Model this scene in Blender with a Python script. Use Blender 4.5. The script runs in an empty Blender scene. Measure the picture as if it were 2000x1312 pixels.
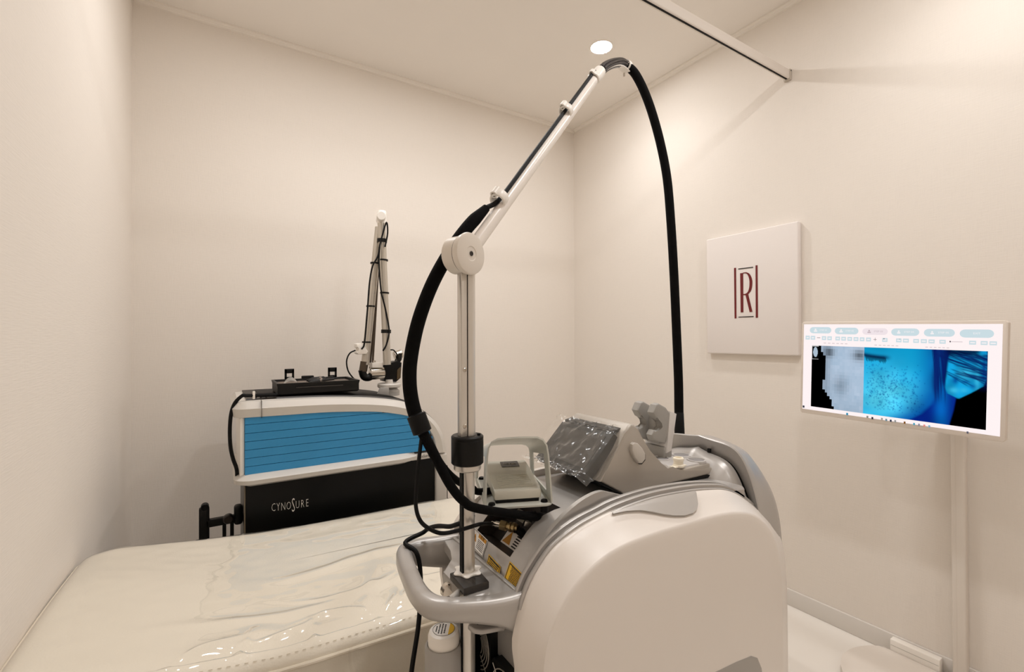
import bpy, bmesh, math, random
import numpy as np
from mathutils import Vector, Matrix, noise

S = bpy.context.scene
COL = S.collection
V = Vector
random.seed(7)

# ---------------------------------------------------------------- camera, light, exposure
FPX = 908.56
CAM = V((0.0, 0.0, 1.134))
_yaw, _pit, _rol = 0.56167, 0.00641, -0.00329
FW = V((math.sin(_yaw) * math.cos(_pit), math.cos(_yaw) * math.cos(_pit), math.sin(_pit)))
_rt = V((math.cos(_yaw), -math.sin(_yaw), 0))
_up = _rt.cross(FW)
RT = _rt * math.cos(_rol) + _up * math.sin(_rol)
UP = -_rt * math.sin(_rol) + _up * math.cos(_rol)
cd = bpy.data.cameras.new('camera')
cd.sensor_fit = 'HORIZONTAL'
cd.sensor_width = 36.0
cd.lens = 36.0 * FPX / 2000.0
cd.clip_start = 0.02
cam = bpy.data.objects.new('camera', cd)
cam.matrix_world = Matrix(((RT.x, UP.x, -FW.x, CAM.x), (RT.y, UP.y, -FW.y, CAM.y), (RT.z, UP.z, -FW.z, CAM.z), (0, 0, 0, 1)))
COL.objects.link(cam)
S.camera = cam

w = bpy.data.worlds.new('world')
w.use_nodes = True
w.node_tree.nodes['Background'].inputs[0].default_value = (0.9, 0.85, 0.78, 1)
w.node_tree.nodes['Background'].inputs[1].default_value = 0.0
S.world = w
LAMP = 172.0                       # radiance of the downlight diffusers
LAMP_W, LAMP_SPREAD = 1.5, 128    # each downlight's beam: watts, full angle in degrees
S.view_settings.view_transform = 'Standard'
S.view_settings.look = 'None'
S.view_settings.gamma = 1.0
S.view_settings.use_curve_mapping = False
S.view_settings.exposure = 0.0
try:
    S.cycles.use_denoising = True
    S.cycles.diffuse_bounces = 8
    S.cycles.max_bounces = 16
    S.cycles.transparent_max_bounces = 16
    S.cycles.sample_clamp_indirect = 6.0
except Exception:
    pass

# ---------------------------------------------------------------- measuring helpers (photo ray meets a real plane of the room)
def ray(px, py):
    return FW + RT * ((px - 1000) / FPX) - UP * ((py - 656) / FPX)
def at(ax, v, px, py):
    d = ray(px, py)
    return CAM + d * ((v - CAM[ax]) / d[ax])
def aX(v, px, py): return at(0, v, px, py)
def aY(v, px, py): return at(1, v, px, py)
def aZ(v, px, py): return at(2, v, px, py)
def aP(p0, n, px, py):
    d = ray(px, py)
    return CAM + d * ((V(p0) - CAM).dot(n) / d.dot(n))

# ---------------------------------------------------------------- materials
def lin(h):
    r = [int(h[i:i + 2], 16) / 255 for i in (0, 2, 4)]
    return tuple(c / 12.92 if c <= 0.04045 else ((c + 0.055) / 1.055) ** 2.4 for c in r) + (1,)
MATS = {}
def mat(name, col, rough=0.5, metal=0.0, bump=0.0, bscale=200.0, var=0.0, vscale=4.0, spec=0.5, coat=0.0, stretch=(1, 1, 1)):
    if name in MATS: return MATS[name]
    m = bpy.data.materials.new(name)
    m.use_nodes = True
    nt = m.node_tree
    p = nt.nodes['Principled BSDF']
    c = lin(col) if isinstance(col, str) else tuple(col) + (1,)
    p.inputs['Base Color'].default_value = c
    p.inputs['Roughness'].default_value = rough
    p.inputs['Metallic'].default_value = metal
    p.inputs['Specular IOR Level'].default_value = spec
    p.inputs['Coat Weight'].default_value = coat
    tc = nt.nodes.new('ShaderNodeTexCoord')
    mp = nt.nodes.new('ShaderNodeMapping')
    mp.inputs['Scale'].default_value = stretch
    nt.links.new(tc.outputs['Object'], mp.inputs['Vector'])
    n2 = nt.nodes.new('ShaderNodeTexNoise')
    n2.inputs['Scale'].default_value = vscale
    n2.inputs['Detail'].default_value = 3
    nt.links.new(mp.outputs[0], n2.inputs['Vector'])
    mx = nt.nodes.new('ShaderNodeMix'); mx.data_type = 'RGBA'
    k = max(var, 0.02)
    mx.inputs[6].default_value = tuple(x * (1 - k) for x in c[:3]) + (1,)
    mx.inputs[7].default_value = tuple(min(1, x * (1 + k)) for x in c[:3]) + (1,)
    nt.links.new(n2.outputs['Fac'], mx.inputs[0])
    nt.links.new(mx.outputs[2], p.inputs['Base Color'])
    if bump:
        n = nt.nodes.new('ShaderNodeTexNoise')
        n.inputs['Scale'].default_value = bscale
        n.inputs['Detail'].default_value = 2
        nt.links.new(mp.outputs[0], n.inputs['Vector'])
        b = nt.nodes.new('ShaderNodeBump')
        b.inputs['Strength'].default_value = bump
        b.inputs['Distance'].default_value = 0.002
        nt.links.new(n.outputs['Fac'], b.inputs['Height'])
        nt.links.new(b.outputs[0], p.inputs['Normal'])
    MATS[name] = m
    return m

def weave(name, col, scale=420.0, strength=0.25):
    """woven wallpaper: fine crossed threads as relief"""
    m = bpy.data.materials.new(name); m.use_nodes = True
    nt = m.node_tree; p = nt.nodes['Principled BSDF']
    c = lin(col)
    p.inputs['Roughness'].default_value = 0.75
    p.inputs['Specular IOR Level'].default_value = 0.25
    tc = nt.nodes.new('ShaderNodeTexCoord')
    hs = []
    for st in ((1, 1, .06), (.06, .06, 1)):
        mp = nt.nodes.new('ShaderNodeMapping'); mp.inputs['Scale'].default_value = st
        nt.links.new(tc.outputs['Object'], mp.inputs['Vector'])
        n = nt.nodes.new('ShaderNodeTexNoise'); n.inputs['Scale'].default_value = scale; n.inputs['Detail'].default_value = 1
        nt.links.new(mp.outputs[0], n.inputs['Vector']); hs.append(n)
    ad = nt.nodes.new('ShaderNodeMath'); ad.operation = 'ADD'
    nt.links.new(hs[0].outputs['Fac'], ad.inputs[0]); nt.links.new(hs[1].outputs['Fac'], ad.inputs[1])
    b = nt.nodes.new('ShaderNodeBump'); b.inputs['Strength'].default_value = strength; b.inputs['Distance'].default_value = 0.001
    nt.links.new(ad.outputs[0], b.inputs['Height']); nt.links.new(b.outputs[0], p.inputs['Normal'])
    mx = nt.nodes.new('ShaderNodeMix'); mx.data_type = 'RGBA'
    mx.inputs[6].default_value = tuple(x * .97 for x in c[:3]) + (1,)
    mx.inputs[7].default_value = tuple(x * 1.03 for x in c[:3]) + (1,)
    nt.links.new(ad.outputs[0], mx.inputs[0]); nt.links.new(mx.outputs[2], p.inputs['Base Color'])
    return m

def emit(name, col, s):
    if name in MATS: return MATS[name]
    m = bpy.data.materials.new(name); m.use_nodes = True
    nt = m.node_tree; nt.nodes.remove(nt.nodes['Principled BSDF'])
    e = nt.nodes.new('ShaderNodeEmission')
    e.inputs[0].default_value = lin(col) if isinstance(col, str) else tuple(col) + (1,)
    e.inputs[1].default_value = s
    nt.links.new(e.outputs[0], nt.nodes['Material Output'].inputs[0])
    MATS[name] = m
    return m

def clear(name, rough, milk=0.0, ior=1.45, bump=0.0, bscale=30.0, gain=1.0):
    """thin clear plastic: what lies behind shows, with a glossy skin and a little haze"""
    m = bpy.data.materials.new(name); m.use_nodes = True
    nt = m.node_tree; nt.nodes.remove(nt.nodes['Principled BSDF'])
    L = nt.links
    t = nt.nodes.new('ShaderNodeBsdfTransparent'); t.inputs[0].default_value = (.97, .965, .95, 1)
    d = nt.nodes.new('ShaderNodeBsdfDiffuse'); d.inputs[0].default_value = (.85, .84, .8, 1)
    m1 = nt.nodes.new('ShaderNodeMixShader'); m1.inputs[0].default_value = milk
    L.new(t.outputs[0], m1.inputs[1]); L.new(d.outputs[0], m1.inputs[2])
    g = nt.nodes.new('ShaderNodeBsdfGlossy'); g.inputs['Roughness'].default_value = rough
    f = nt.nodes.new('ShaderNodeLayerWeight'); f.inputs['Blend'].default_value = .5
    pw = nt.nodes.new('ShaderNodeMath'); pw.operation = 'POWER'; pw.inputs[1].default_value = 5.0
    L.new(f.outputs['Facing'], pw.inputs[0])
    r0 = ((ior - 1) / (ior + 1)) ** 2
    mu = nt.nodes.new('ShaderNodeMath'); mu.operation = 'MULTIPLY_ADD'; mu.inputs[1].default_value = gain * (1 - r0); mu.inputs[2].default_value = gain * r0; mu.use_clamp = True
    L.new(pw.outputs[0], mu.inputs[0])
    m2 = nt.nodes.new('ShaderNodeMixShader')
    L.new(mu.outputs[0], m2.inputs[0]); L.new(m1.outputs[0], m2.inputs[1]); L.new(g.outputs[0], m2.inputs[2])
    if bump:
        tc = nt.nodes.new('ShaderNodeTexCoord'); n = nt.nodes.new('ShaderNodeTexNoise')
        n.inputs['Scale'].default_value = bscale; n.inputs['Detail'].default_value = 2
        L.new(tc.outputs['Object'], n.inputs['Vector'])
        b = nt.nodes.new('ShaderNodeBump'); b.inputs['Strength'].default_value = bump; b.inputs['Distance'].default_value = .01
        L.new(n.outputs['Fac'], b.inputs['Height']); L.new(b.outputs[0], g.inputs['Normal']); L.new(b.outputs[0], f.inputs['Normal'])
    L.new(m2.outputs[0], nt.nodes['Material Output'].inputs[0])
    return m

WALL = weave('woven_wallpaper', 'E3DCD4')
CEIL = mat('ceiling_paper', 'EEE9E3', .8, bump=.1, bscale=500)
TRIM = mat('painted_trim', 'EAE4DC', .5)
FLOOR = mat('pale_floor_tile', 'E9E4DD', .35, var=.02)
BASEB = mat('baseboard_white', 'D9D4CE', .4)
WHITEP = mat('white_plastic', 'F0EBE4', .38)
LASERW = mat('laser_white_shell', 'E3DCD5', .35, bump=.04, bscale=900)
SILVER = mat('silver_paint', 'B4B0AC', .36, metal=.4, bump=.03, bscale=1200)
SILVERD = mat('silver_paint_grey', 'A5A19C', .42, metal=.35, bump=.03, bscale=1200)
CONS = mat('console_silver', 'B0A9A0', .42, metal=.25, bump=.03, bscale=1200)
ALU = mat('brushed_aluminium', 'DAD5CE', .3, metal=.6, bump=.05, bscale=300, stretch=(1, 1, .02))
WARMW = mat('white_enamel_tube', 'EAE3DC', .3)
ARMET = mat('arm_metal', 'C8C2B8', .28, metal=.8)
CHROME = mat('polished_metal', 'C9C2B8', .18, metal=1.0)
BRASS = mat('nickel_brass', 'B09A70', .3, metal=.9)
BLACK = mat('black_plastic', '080706', .45, spec=.3)
RUBBER = mat('black_rubber', '050404', .55, spec=.2)
SATINB = mat('black_satin_panel', '040404', .3, spec=.2)
FABB = mat('black_braid', '040303', .8, bump=.4, bscale=700, spec=.12)
DARKG = mat('dark_grey_plastic', '332E2A', .5)
GREYP = mat('grey_plastic', 'A29E99', .45)
GREYC = mat('grey_clip_plastic', '9C9994', .5)
PGREY = mat('pale_grey_band', 'C9C4BD', .38)
BLUE = mat('blue_panel', '2D8CC4', .42, bump=.05, bscale=900)
CREAM = mat('cream_leatherette', 'E7E0D3', .5, bump=.25, bscale=260, var=.03)
PEDALW = mat('pedal_plastic', 'C9C6B9', .4)
PEDALG = mat('pedal_guard_enamel', 'C3C4BC', .35)
FOAM = mat('grey_foam', '6E635A', .9, bump=.3, bscale=400)
YELLOW = mat('label_yellow', 'E2B11A', .5)
ORANGE = mat('label_orange', 'C88A1E', .5)
LABELW = mat('label_white', 'EFEAE4', .5)
INK = mat('label_ink', '1A1512', .6)
RED = mat('dark_red_lacquer', '680B10', .45)
CANVAS = mat('white_canvas', 'E6DFDB', .7, bump=.15, bscale=600)
SCRB = mat('screen_dark_glass', '2B2826', .25)
GLOW = emit('lamp_diffuser', (1.0, 0.99, 0.98), LAMP)
VINYL = clear('clear_vinyl', .03, milk=.02, ior=1.5, gain=1.3)
FILM = clear('clear_film', .16, milk=.06, ior=1.5, gain=1.6)
LENS = clear('clear_lens', .05, milk=.12, ior=1.6, gain=1.5)

# ---------------------------------------------------------------- mesh helpers
def wloc(o):
    p = V((0, 0, 0))
    while o is not None:
        p += o.location
        o = o.parent
    return p
def build(name, bm, m, parent=None, ang=35, flat=False):
    bmesh.ops.recalc_face_normals(bm, faces=bm.faces[:]) if not flat else None
    if parent is not None:
        bmesh.ops.translate(bm, verts=bm.verts[:], vec=-wloc(parent))
    me = bpy.data.meshes.new(name)
    bm.to_mesh(me); bm.free()
    for x in (m if isinstance(m, (list, tuple)) else [m]): me.materials.append(x)
    if not flat:
        me.shade_smooth()
        me.set_sharp_from_angle(angle=math.radians(ang))
    o = bpy.data.objects.new(name, me)
    COL.objects.link(o)
    if parent is not None: o.parent = parent
    return o
def thing(name, label, cat, loc, group=None):
    o = bpy.data.objects.new(name, None); COL.objects.link(o)
    o.empty_display_size = .05
    o.location = loc; o['label'] = label; o['category'] = cat
    if group: o['group'] = group
    return o
def tag(o, label, cat, group=None):
    o['label'] = label; o['category'] = cat
    if group: o['group'] = group
    return o
def struct(name, bm, m, parent=None, **k):
    o = build(name, bm, m, parent, **k)
    if parent is None: o['kind'] = 'structure'
    return o
B = bmesh.new
def rbox(bm, lo, hi, bev=0.0, seg=2, R=None, piv=None):
    lo, hi = V(lo), V(hi)
    c = (lo + hi) / 2; s = hi - lo
    r = bmesh.ops.create_cube(bm, size=1)['verts']
    for v in r: v.co = V((v.co.x * s.x, v.co.y * s.y, v.co.z * s.z))
    if bev:
        es = list({e for v in r for e in v.link_edges})
        q = bmesh.ops.bevel(bm, geom=es, offset=bev, segments=seg, profile=.5, affect='EDGES')
        r = list({v for f in q['faces'] for v in f.verts} | {v for v in r if v.is_valid})
    for v in r:
        co = v.co.copy()
        v.co = ((R @ co) if R else co) + c
    return r
def prism(bm, pts, vec, bev=0.0, seg=2):
    pts = [V(p) for p in pts]; vec = V(vec)
    a = [bm.verts.new(p) for p in pts]; b = [bm.verts.new(p + vec) for p in pts]
    n = len(a)
    f1 = bm.faces.new(a); f2 = bm.faces.new(b[::-1])
    for i in range(n):
        bm.faces.new((a[i], b[i], b[(i + 1) % n], a[(i + 1) % n]))
    if bev:
        es = list(set(f1.edges) | set(f2.edges))
        bmesh.ops.bevel(bm, geom=es, offset=bev, segments=seg, profile=.5, affect='EDGES', clamp_overlap=True)
def cm(pts, n=6):
    pts = [V(p) for p in pts]
    if len(pts) < 3: return pts
    P = [pts[0] * 2 - pts[1]] + pts + [pts[-1] * 2 - pts[-2]]
    out = []
    for i in range(1, len(P) - 2):
        p0, p1, p2, p3 = P[i - 1:i + 3]
        for k in range(n):
            t = k / n
            out.append(.5 * ((2 * p1) + (p2 - p0) * t + (2 * p0 - 5 * p1 + 4 * p2 - p3) * t * t + (3 * p1 - p0 - 3 * p2 + p3) * t ** 3))
    out.append(pts[-1])
    return out
def frames(path):
    T = []
    n = len(path)
    for i in range(n):
        d = path[min(i + 1, n - 1)] - path[max(i - 1, 0)]
        T.append(d.normalized() if d.length > 1e-9 else V((0, 0, 1)))
    u = T[0].orthogonal().normalized()
    out = []
    for i in range(n):
        u = (u - T[i] * u.dot(T[i]))
        u = u.normalized() if u.length > 1e-6 else T[i].orthogonal().normalized()
        out.append((T[i], u, T[i].cross(u)))
    return out
def tube(bm, pts, r, seg=10, sm=0, cap=True, rfn=None):
    path = cm(pts, sm) if sm else [V(p) for p in pts]
    fr = frames(path); rings = []
    for i, p in enumerate(path):
        rr = rfn(i / (len(path) - 1)) if rfn else r
        _, u, v = fr[i]
        rings.append([bm.verts.new(p + (u * math.cos(a) + v * math.sin(a)) * rr) for a in [2 * math.pi * k / seg for k in range(seg)]])
    for i in range(len(rings) - 1):
        for k in range(seg):
            bm.faces.new((rings[i][k], rings[i][(k + 1) % seg], rings[i + 1][(k + 1) % seg], rings[i + 1][k]))
    if cap:
        bm.faces.new(rings[0][::-1]); bm.faces.new(rings[-1])
def lathe(bm, p, axis, prof, seg=24):
    """prof: (height along axis, radius)"""
    p = V(p); ax = V(axis).normalized(); u = ax.orthogonal().normalized(); v = ax.cross(u)
    rings = []
    for h, r in prof:
        if r < 1e-6: rings.append([bm.verts.new(p + ax * h)])
        else: rings.append([bm.verts.new(p + ax * h + (u * math.cos(2 * math.pi * k / seg) + v * math.sin(2 * math.pi * k / seg)) * r) for k in range(seg)])
    for a, b in zip(rings, rings[1:]):
        for k in range(seg):
            k2 = (k + 1) % seg
            if len(a) == 1 and len(b) == 1: continue
            if len(a) == 1: bm.faces.new((a[0], b[k2], b[k]))
            elif len(b) == 1: bm.faces.new((a[k], a[k2], b[0]))
            else: bm.faces.new((a[k], a[k2], b[k2], b[k]))
def cyl(bm, p0, p1, r, seg=20, bev=0.0, r1=None):
    p0, p1 = V(p0), V(p1); L = (p1 - p0).length; r1 = r if r1 is None else r1
    if bev: lathe(bm, p0, p1 - p0, [(0, 0), (0, r - bev), (bev, r), (L - bev, r1), (L, r1 - bev), (L, 0)], seg)
    else: lathe(bm, p0, p1 - p0, [(0, 0), (0, r), (L, r1), (L, 0)], seg)
def loft(bm, rings, close=True, cap=True):
    vs = [[bm.verts.new(V(p)) for p in r] for r in rings]
    n = len(vs[0])
    for a, b in zip(vs, vs[1:]):
        for k in range(n if close else n - 1):
            k2 = (k + 1) % n
            bm.faces.new((a[k], a[k2], b[k2], b[k]))
    if cap:
        bm.faces.new(vs[0][::-1]); bm.faces.new(vs[-1])
    return vs
def sheet(bm, P, th=0.0, mask=None):
    """P[i][j] grid; solid of thickness th along the grid normal, cells where mask is False left open"""
    ni, nj = len(P), len(P[0])
    P = [[V(p) for p in r] for r in P]
    def nrm(i, j):
        a = P[min(i + 1, ni - 1)][j] - P[max(i - 1, 0)][j]
        b = P[i][min(j + 1, nj - 1)] - P[i][max(j - 1, 0)]
        c = a.cross(b)
        return c.normalized() if c.length > 1e-12 else V((0, 0, 1))
    A = [[bm.verts.new(P[i][j]) for j in range(nj)] for i in range(ni)]
    on = lambda i, j: 0 <= i < ni - 1 and 0 <= j < nj - 1 and (mask is None or mask(i, j))
    Bt = [[bm.verts.new(P[i][j] - nrm(i, j) * th) for j in range(nj)] for i in range(ni)] if th else None
    for i in range(ni - 1):
        for j in range(nj - 1):
            if not on(i, j): continue
            bm.faces.new((A[i][j], A[i + 1][j], A[i + 1][j + 1], A[i][j + 1]))
            if th:
                bm.faces.new((Bt[i][j], Bt[i][j + 1], Bt[i + 1][j + 1], Bt[i + 1][j]))
                for (di, dj, e) in ((-1, 0, ((i, j), (i, j + 1))), (1, 0, ((i + 1, j + 1), (i + 1, j))), (0, -1, ((i + 1, j), (i, j))), (0, 1, ((i, j + 1), (i + 1, j + 1)))):
                    if not on(i + di, j + dj):
                        (a, b), (c, d) = e
                        bm.faces.new((A[a][b], A[c][d], Bt[c][d], Bt[a][b]))
    bmesh.ops.delete(bm, geom=[v for v in bm.verts if not v.link_faces], context='VERTS')
def resample(pts, n):
    pts = [V(p) for p in pts]
    L = [0]
    for a, b in zip(pts, pts[1:]): L.append(L[-1] + (b - a).length)
    out = []; k = 0
    for i in range(n):
        t = L[-1] * i / (n - 1)
        while k < len(L) - 2 and L[k + 1] < t: k += 1
        d = L[k + 1] - L[k]
        out.append(pts[k].lerp(pts[k + 1], 0 if d < 1e-9 else (t - L[k]) / d))
    return out
def text_bm(body, size, org, u, v, ex=.0004, sx=1.0, align='CENTER', shear=0.0, off=0.0):
    c = bpy.data.curves.new('t', 'FONT'); c.body = body; c.size = size; c.extrude = ex
    c.offset = off; c.align_x = align; c.align_y = 'CENTER'; c.resolution_u = 2; c.shear = shear
    o = bpy.data.objects.new('t', c); COL.objects.link(o)
    bpy.context.view_layer.update()
    me = bpy.data.meshes.new_from_object(o.evaluated_get(bpy.context.evaluated_depsgraph_get()))
    bm = B(); bm.from_mesh(me)
    bpy.data.objects.remove(o); bpy.data.curves.remove(c); bpy.data.meshes.remove(me)
    u, v = V(u).normalized(), V(v).normalized(); n = u.cross(v)
    for q in bm.verts: q.co = V(org) + u * q.co.x * sx + v * q.co.y + n * (q.co.z + ex)
    return bm
def quad(bm, org, u, v, a0, b0, a1, b1, lift=.0004, th=.0004):
    """thin plate in the frame org,u,v"""
    n = u.cross(v).normalized()
    c = [V(org) + u * a + v * b + n * lift for a, b in ((a0, b0), (a1, b0), (a1, b1), (a0, b1))]
    prism(bm, c, n * th)

# ---------------------------------------------------------------- the room
XL, XR, YB, YF, ZC, ZM = -0.3076, 2.0592, 2.4692, -1.75, 2.562, 2.54
T = .08
bm = B(); rbox(bm, (XL - T, YF - T, -T), (XR + T, YB + T, 0)); struct('floor', bm, FLOOR)
bm = B(); rbox(bm, (XL - T, YF - T, ZC), (XR + T, YB + T, ZC + T)); struct('ceiling', bm, CEIL)
bm = B(); rbox(bm, (XL - T, YF - T, 0), (XL, YB + T, ZC)); struct('wall_left', bm, WALL)
bm = B(); rbox(bm, (XR, YF - T, 0), (XR + T, YB + T, ZC)); struct('wall_right', bm, WALL)
bm = B(); rbox(bm, (XL, YB, 0), (XR, YB + T, ZC)); struct('wall_back', bm, WALL)
bm = B(); rbox(bm, (XL, YF - T, 0), (XR, YF, ZC)); struct('wall_front', bm, WALL)
def mould(name, p0, p1, inw):
    p0, p1, inw = V(p0), V(p1), V(inw)
    sec = [(0, 0), (.022, 0), (.022, -.007), (.014, -.011), (.011, -.02), (0, -.022)]
    bm = B(); prism(bm, [p0 + inw * a + V((0, 0, b)) for a, b in sec], p1 - p0)
    struct(name, bm, TRIM, ang=20)
mould('trim_1', (XL, YB, ZC), (XR, YB, ZC), (0, -1, 0))
mould('trim_2', (XR, YF, ZC), (XR, YB - .022, ZC), (-1, 0, 0))
mould('trim_3', (XL, YF, ZC), (XL, YB - .022, ZC), (1, 0, 0))
def base(name, lo, hi):
    bm = B(); rbox(bm, lo, hi, .003, 2); struct(name, bm, BASEB)
base('baseboard_right', (XR - .011, YF, 0), (XR, YB, .068))
base('baseboard_back', (XL, YB - .011, 0), (XR - .011, YB, .068))
base('baseboard_left', (XL, YF, 0), (XL + .011, YB - .011, .068))

# downlights: the visible one, its neighbours, and an unseen front row added for light
k = 0
names = {(2, 0): 'round recessed ceiling downlight shining above the bent black hose'}
for iy, y in enumerate((1.685, .35, -.98)):
    for ix, x in enumerate((.24, .84, 1.583)):
        if (ix, iy) in ((0, 1), (0, 2), (2, 2)): continue
        lab = names.get((ix, iy)) or 'round white recessed downlight in the %s column of the %s row, outside the photo' % (('first', 'middle', 'last')[ix], ('back', 'middle', 'front')[iy])
        t = thing('ceiling_downlight', lab, 'light', (x, y, ZC), 'recessed ceiling downlights')
        bm = B(); lathe(bm, (x, y, ZC), (0, 0, -1), [(-.004, .046), (.0, .058), (.003, .056), (.003, .051), (.0, .049), (-.003, .047)], 40)
        build('rim', bm, WHITEP, t)
        bm = B(); lathe(bm, (x, y, ZC), (0, 0, -1), [(.0006, .05), (.0026, .044), (.0034, .03), (.0038, 0)], 40)
        build('diffuser', bm, GLOW, t)
        ld = bpy.data.lights.new('downlight_beam', 'AREA'); ld.shape = 'DISK'; ld.size = .09; ld.energy = LAMP_W; ld.color = (1.0, .99, .985); ld.spread = math.radians(LAMP_SPREAD)
        lo = bpy.data.objects.new('downlight_beam', ld); COL.objects.link(lo); lo.location = (0, 0, -.0045); lo.parent = t

# curtain rail across the room under the ceiling
t = thing('curtain_rail', 'white metal curtain rail with black slot running under the ceiling to the right wall', 'rail', (XR, 1.046, 2.25))
RY, RZ0, RZ1 = 1.046, 2.236, 2.272
bm = B()
sec = [(-.011, RZ1), (-.011, RZ0 + .003), (-.009, RZ0), (-.0045, RZ0), (-.0045, RZ0 + .01), (.0045, RZ0 + .01), (.0045, RZ0), (.009, RZ0), (.011, RZ0 + .003), (.011, RZ1), (.008, RZ1 + .002), (-.008, RZ1 + .002)]
prism(bm, [V((XL, RY + a, z)) for a, z in sec], (XR - XL - .003, 0, 0)); build('track', bm, mat('rail_enamel', 'DDD5CD', .35), t, ang=25)
bm = B(); rbox(bm, (XL, RY - .0044, RZ0 + .001), (XR - .006, RY + .0044, RZ0 + .0095)); build('slot', bm, RUBBER, t)
bm = B(); rbox(bm, (XR - .014, RY - .0145, RZ0 - .005), (XR, RY + .0145, RZ1 + .004), .002); e = build('end_bracket', bm, mat('bracket_grey', 'BDB4A9', .4), t)
bm = B(); cyl(bm, (XR - .008, RY - .0160, RZ1 - .004), (XR - .008, RY - .0144, RZ1 - .004), .0028, 12); build('screw', bm, DARKG, e)
bm = B(); rbox(bm, (XL, RY - .0145, RZ0 - .005), (XL + .014, RY + .0145, RZ1 + .004), .002); build('end_bracket', bm, MATS['bracket_grey'], t)

# ---------------------------------------------------------------- wall panel with the monogram
px = 2.031
c00 = aX(px, 1381, 691); c11 = aX(px, 1558, 433)
y0, y1, z0, z1 = .998, 1.428, 1.06, 1.62
t = thing('wall_panel', 'white canvas wall panel with a dark red letter R between bars', 'sign', (XR, (y0 + y1) / 2, z0))
bm = B(); rbox(bm, (px, y0, z0), (XR - .001, y1, z1), .006, 3); build('panel', bm, CANVAS, t)
def pq(name, pts, m):
    bm = B(); prism(bm, [aX(px - .0002, *p) for p in pts], (-.0012, 0, 0)); return build(name, bm, m, t, flat=False)
k = 995 / 220.
f = lambda a, b: (1360 + a / k, 420 + b / k)
pq('emblem_bar', [f(334, 467), f(351, 465), f(355, 912), f(339, 913)], RED)
pq('emblem_bar', [f(524, 444), f(541, 442), f(545, 905), f(526, 907)], RED)
pq('emblem_line', [f(371, 472), f(502, 456), f(502, 464), f(371, 480)], INK)
pq('emblem_line', [f(374, 897), f(506, 891), f(506, 900), f(374, 904)], INK)
bm = B()
def rp(pts): prism(bm, [aX(px - .0002, *f(*p)) for p in pts], (-.0012, 0, 0))
rp([(388, 513), (414, 512), (416, 858), (393, 859)])
o1 = cm([f(412, 508) + (0,), f(445, 505) + (0,), f(475, 525) + (0,), f(493, 570) + (0,), f(494, 620) + (0,), f(484, 665) + (0,), f(462, 694) + (0,), f(436, 706) + (0,), f(415, 706) + (0,)], 4)
i1 = cm([f(412, 516) + (0,), f(436, 514) + (0,), f(455, 528) + (0,), f(469, 570) + (0,), f(470, 620) + (0,), f(463, 660) + (0,), f(450, 684) + (0,), f(432, 695) + (0,), f(415, 697) + (0,)], 4)
for i in range(len(o1) - 1):
    prism(bm, [aX(px - .0002, q.x, q.y) for q in (o1[i], o1[i + 1], i1[i + 1], i1[i])], (-.0012, 0, 0))
rp([(436, 706), (458, 696), (496, 853), (472, 857)])
build('emblem_letter', bm, RED, t)

# ---------------------------------------------------------------- skin analysis display on its floor stand
t = thing('display_stand', 'white screen on a tall slim floor stand showing a blue freckled cheek', 'monitor', (1.9, .508, 0))
MX = 1.775
MROLL = math.radians(1.5)          # the screen hangs a little askew
su, sv = V((0, -math.cos(MROLL), -math.sin(MROLL))), V((0, -math.sin(MROLL), math.cos(MROLL)))
MC = V((MX, .6065, 1.0225)); MW, MH = .519, .327
mpt = lambda a, b: MC + su * a + sv * b
bm = B()
c4 = .006
prism(bm, [mpt(a, b) for a, b in [(MW / 2 - c4, -MH / 2), (-MW / 2 + c4, -MH / 2), (-MW / 2, -MH / 2 + c4), (-MW / 2, MH / 2 - c4), (-MW / 2 + c4, MH / 2), (MW / 2 - c4, MH / 2), (MW / 2, MH / 2 - c4), (MW / 2, -MH / 2 + c4)]], (.022, 0, 0), .003)
build('housing', bm, mat('display_bezel', 'DED4CA', .4), t)
bez = .0125
so = mpt(-MW / 2, -MH / 2)
def spx(a, b, cache={}):
    """photo zoom pixel -> (u, v) on the screen face in metres"""
    q = aX(MX, 1540 + a / (2000 / 460.), 600 + b / (2000 / 460.))
    return ((q - so).dot(su), (q - so).dot(sv))
bm = B(); quad(bm, so, su, sv, .0085, .0150, MW - .0105, MH - .0095, .0002, .0006)
scr = build('screen', bm, emit('screen_white', (1.0, .90, .90), 1.0), t, flat=True)
PILL = emit('screen_pill', 'CBDDE3', 1.0); PILL2 = emit('screen_pill_active', 'EFE3E7', 1.0)
SINK = emit('screen_ink', '4A444C', 1.0); SWHITE = emit('screen_icon', 'F4F0F2', 1.0); SGREY = emit('screen_grey', 'C9B9BE', 1.0)
def pill(name, a0, b0, a1, b1, m, lift=.001):
    (x0, y0_), (x1, y1_) = spx(a0, b1), spx(a1, b0)
    h = (y1_ - y0_) / 2; n = 8; pts = []
    for k in range(n + 1):
        a = -math.pi / 2 + math.pi * k / n; pts.append((x1 - h + h * math.cos(a), y0_ + h + h * math.sin(a)))
    for k in range(n + 1):
        a = math.pi / 2 + math.pi * k / n; pts.append((x0 + h + h * math.cos(a), y0_ + h + h * math.sin(a)))
    nn = su.cross(sv)
    bm = B(); prism(bm, [so + su * p + sv * q + nn * lift for p, q in pts], nn * .0002)
    return build(name, bm, m, scr, flat=True)
def srect(bm, a0, b0, a1, b1, lift=.0014):
    (x0, yy0), (x1, yy1) = spx(a0, b1), spx(a1, b0)
    quad(bm, so, su, sv, x0, yy0, x1, yy1, lift, .0002)
def stext(body, a, b, size, m, sx=1.0):
    p = spx(a, b)
    bm = text_bm(body, size, so + su * p[0] + sv * p[1] + su.cross(sv) * .0014, su, sv, .0001, sx)
    build('lettering', bm, m, scr, flat=True)
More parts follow.
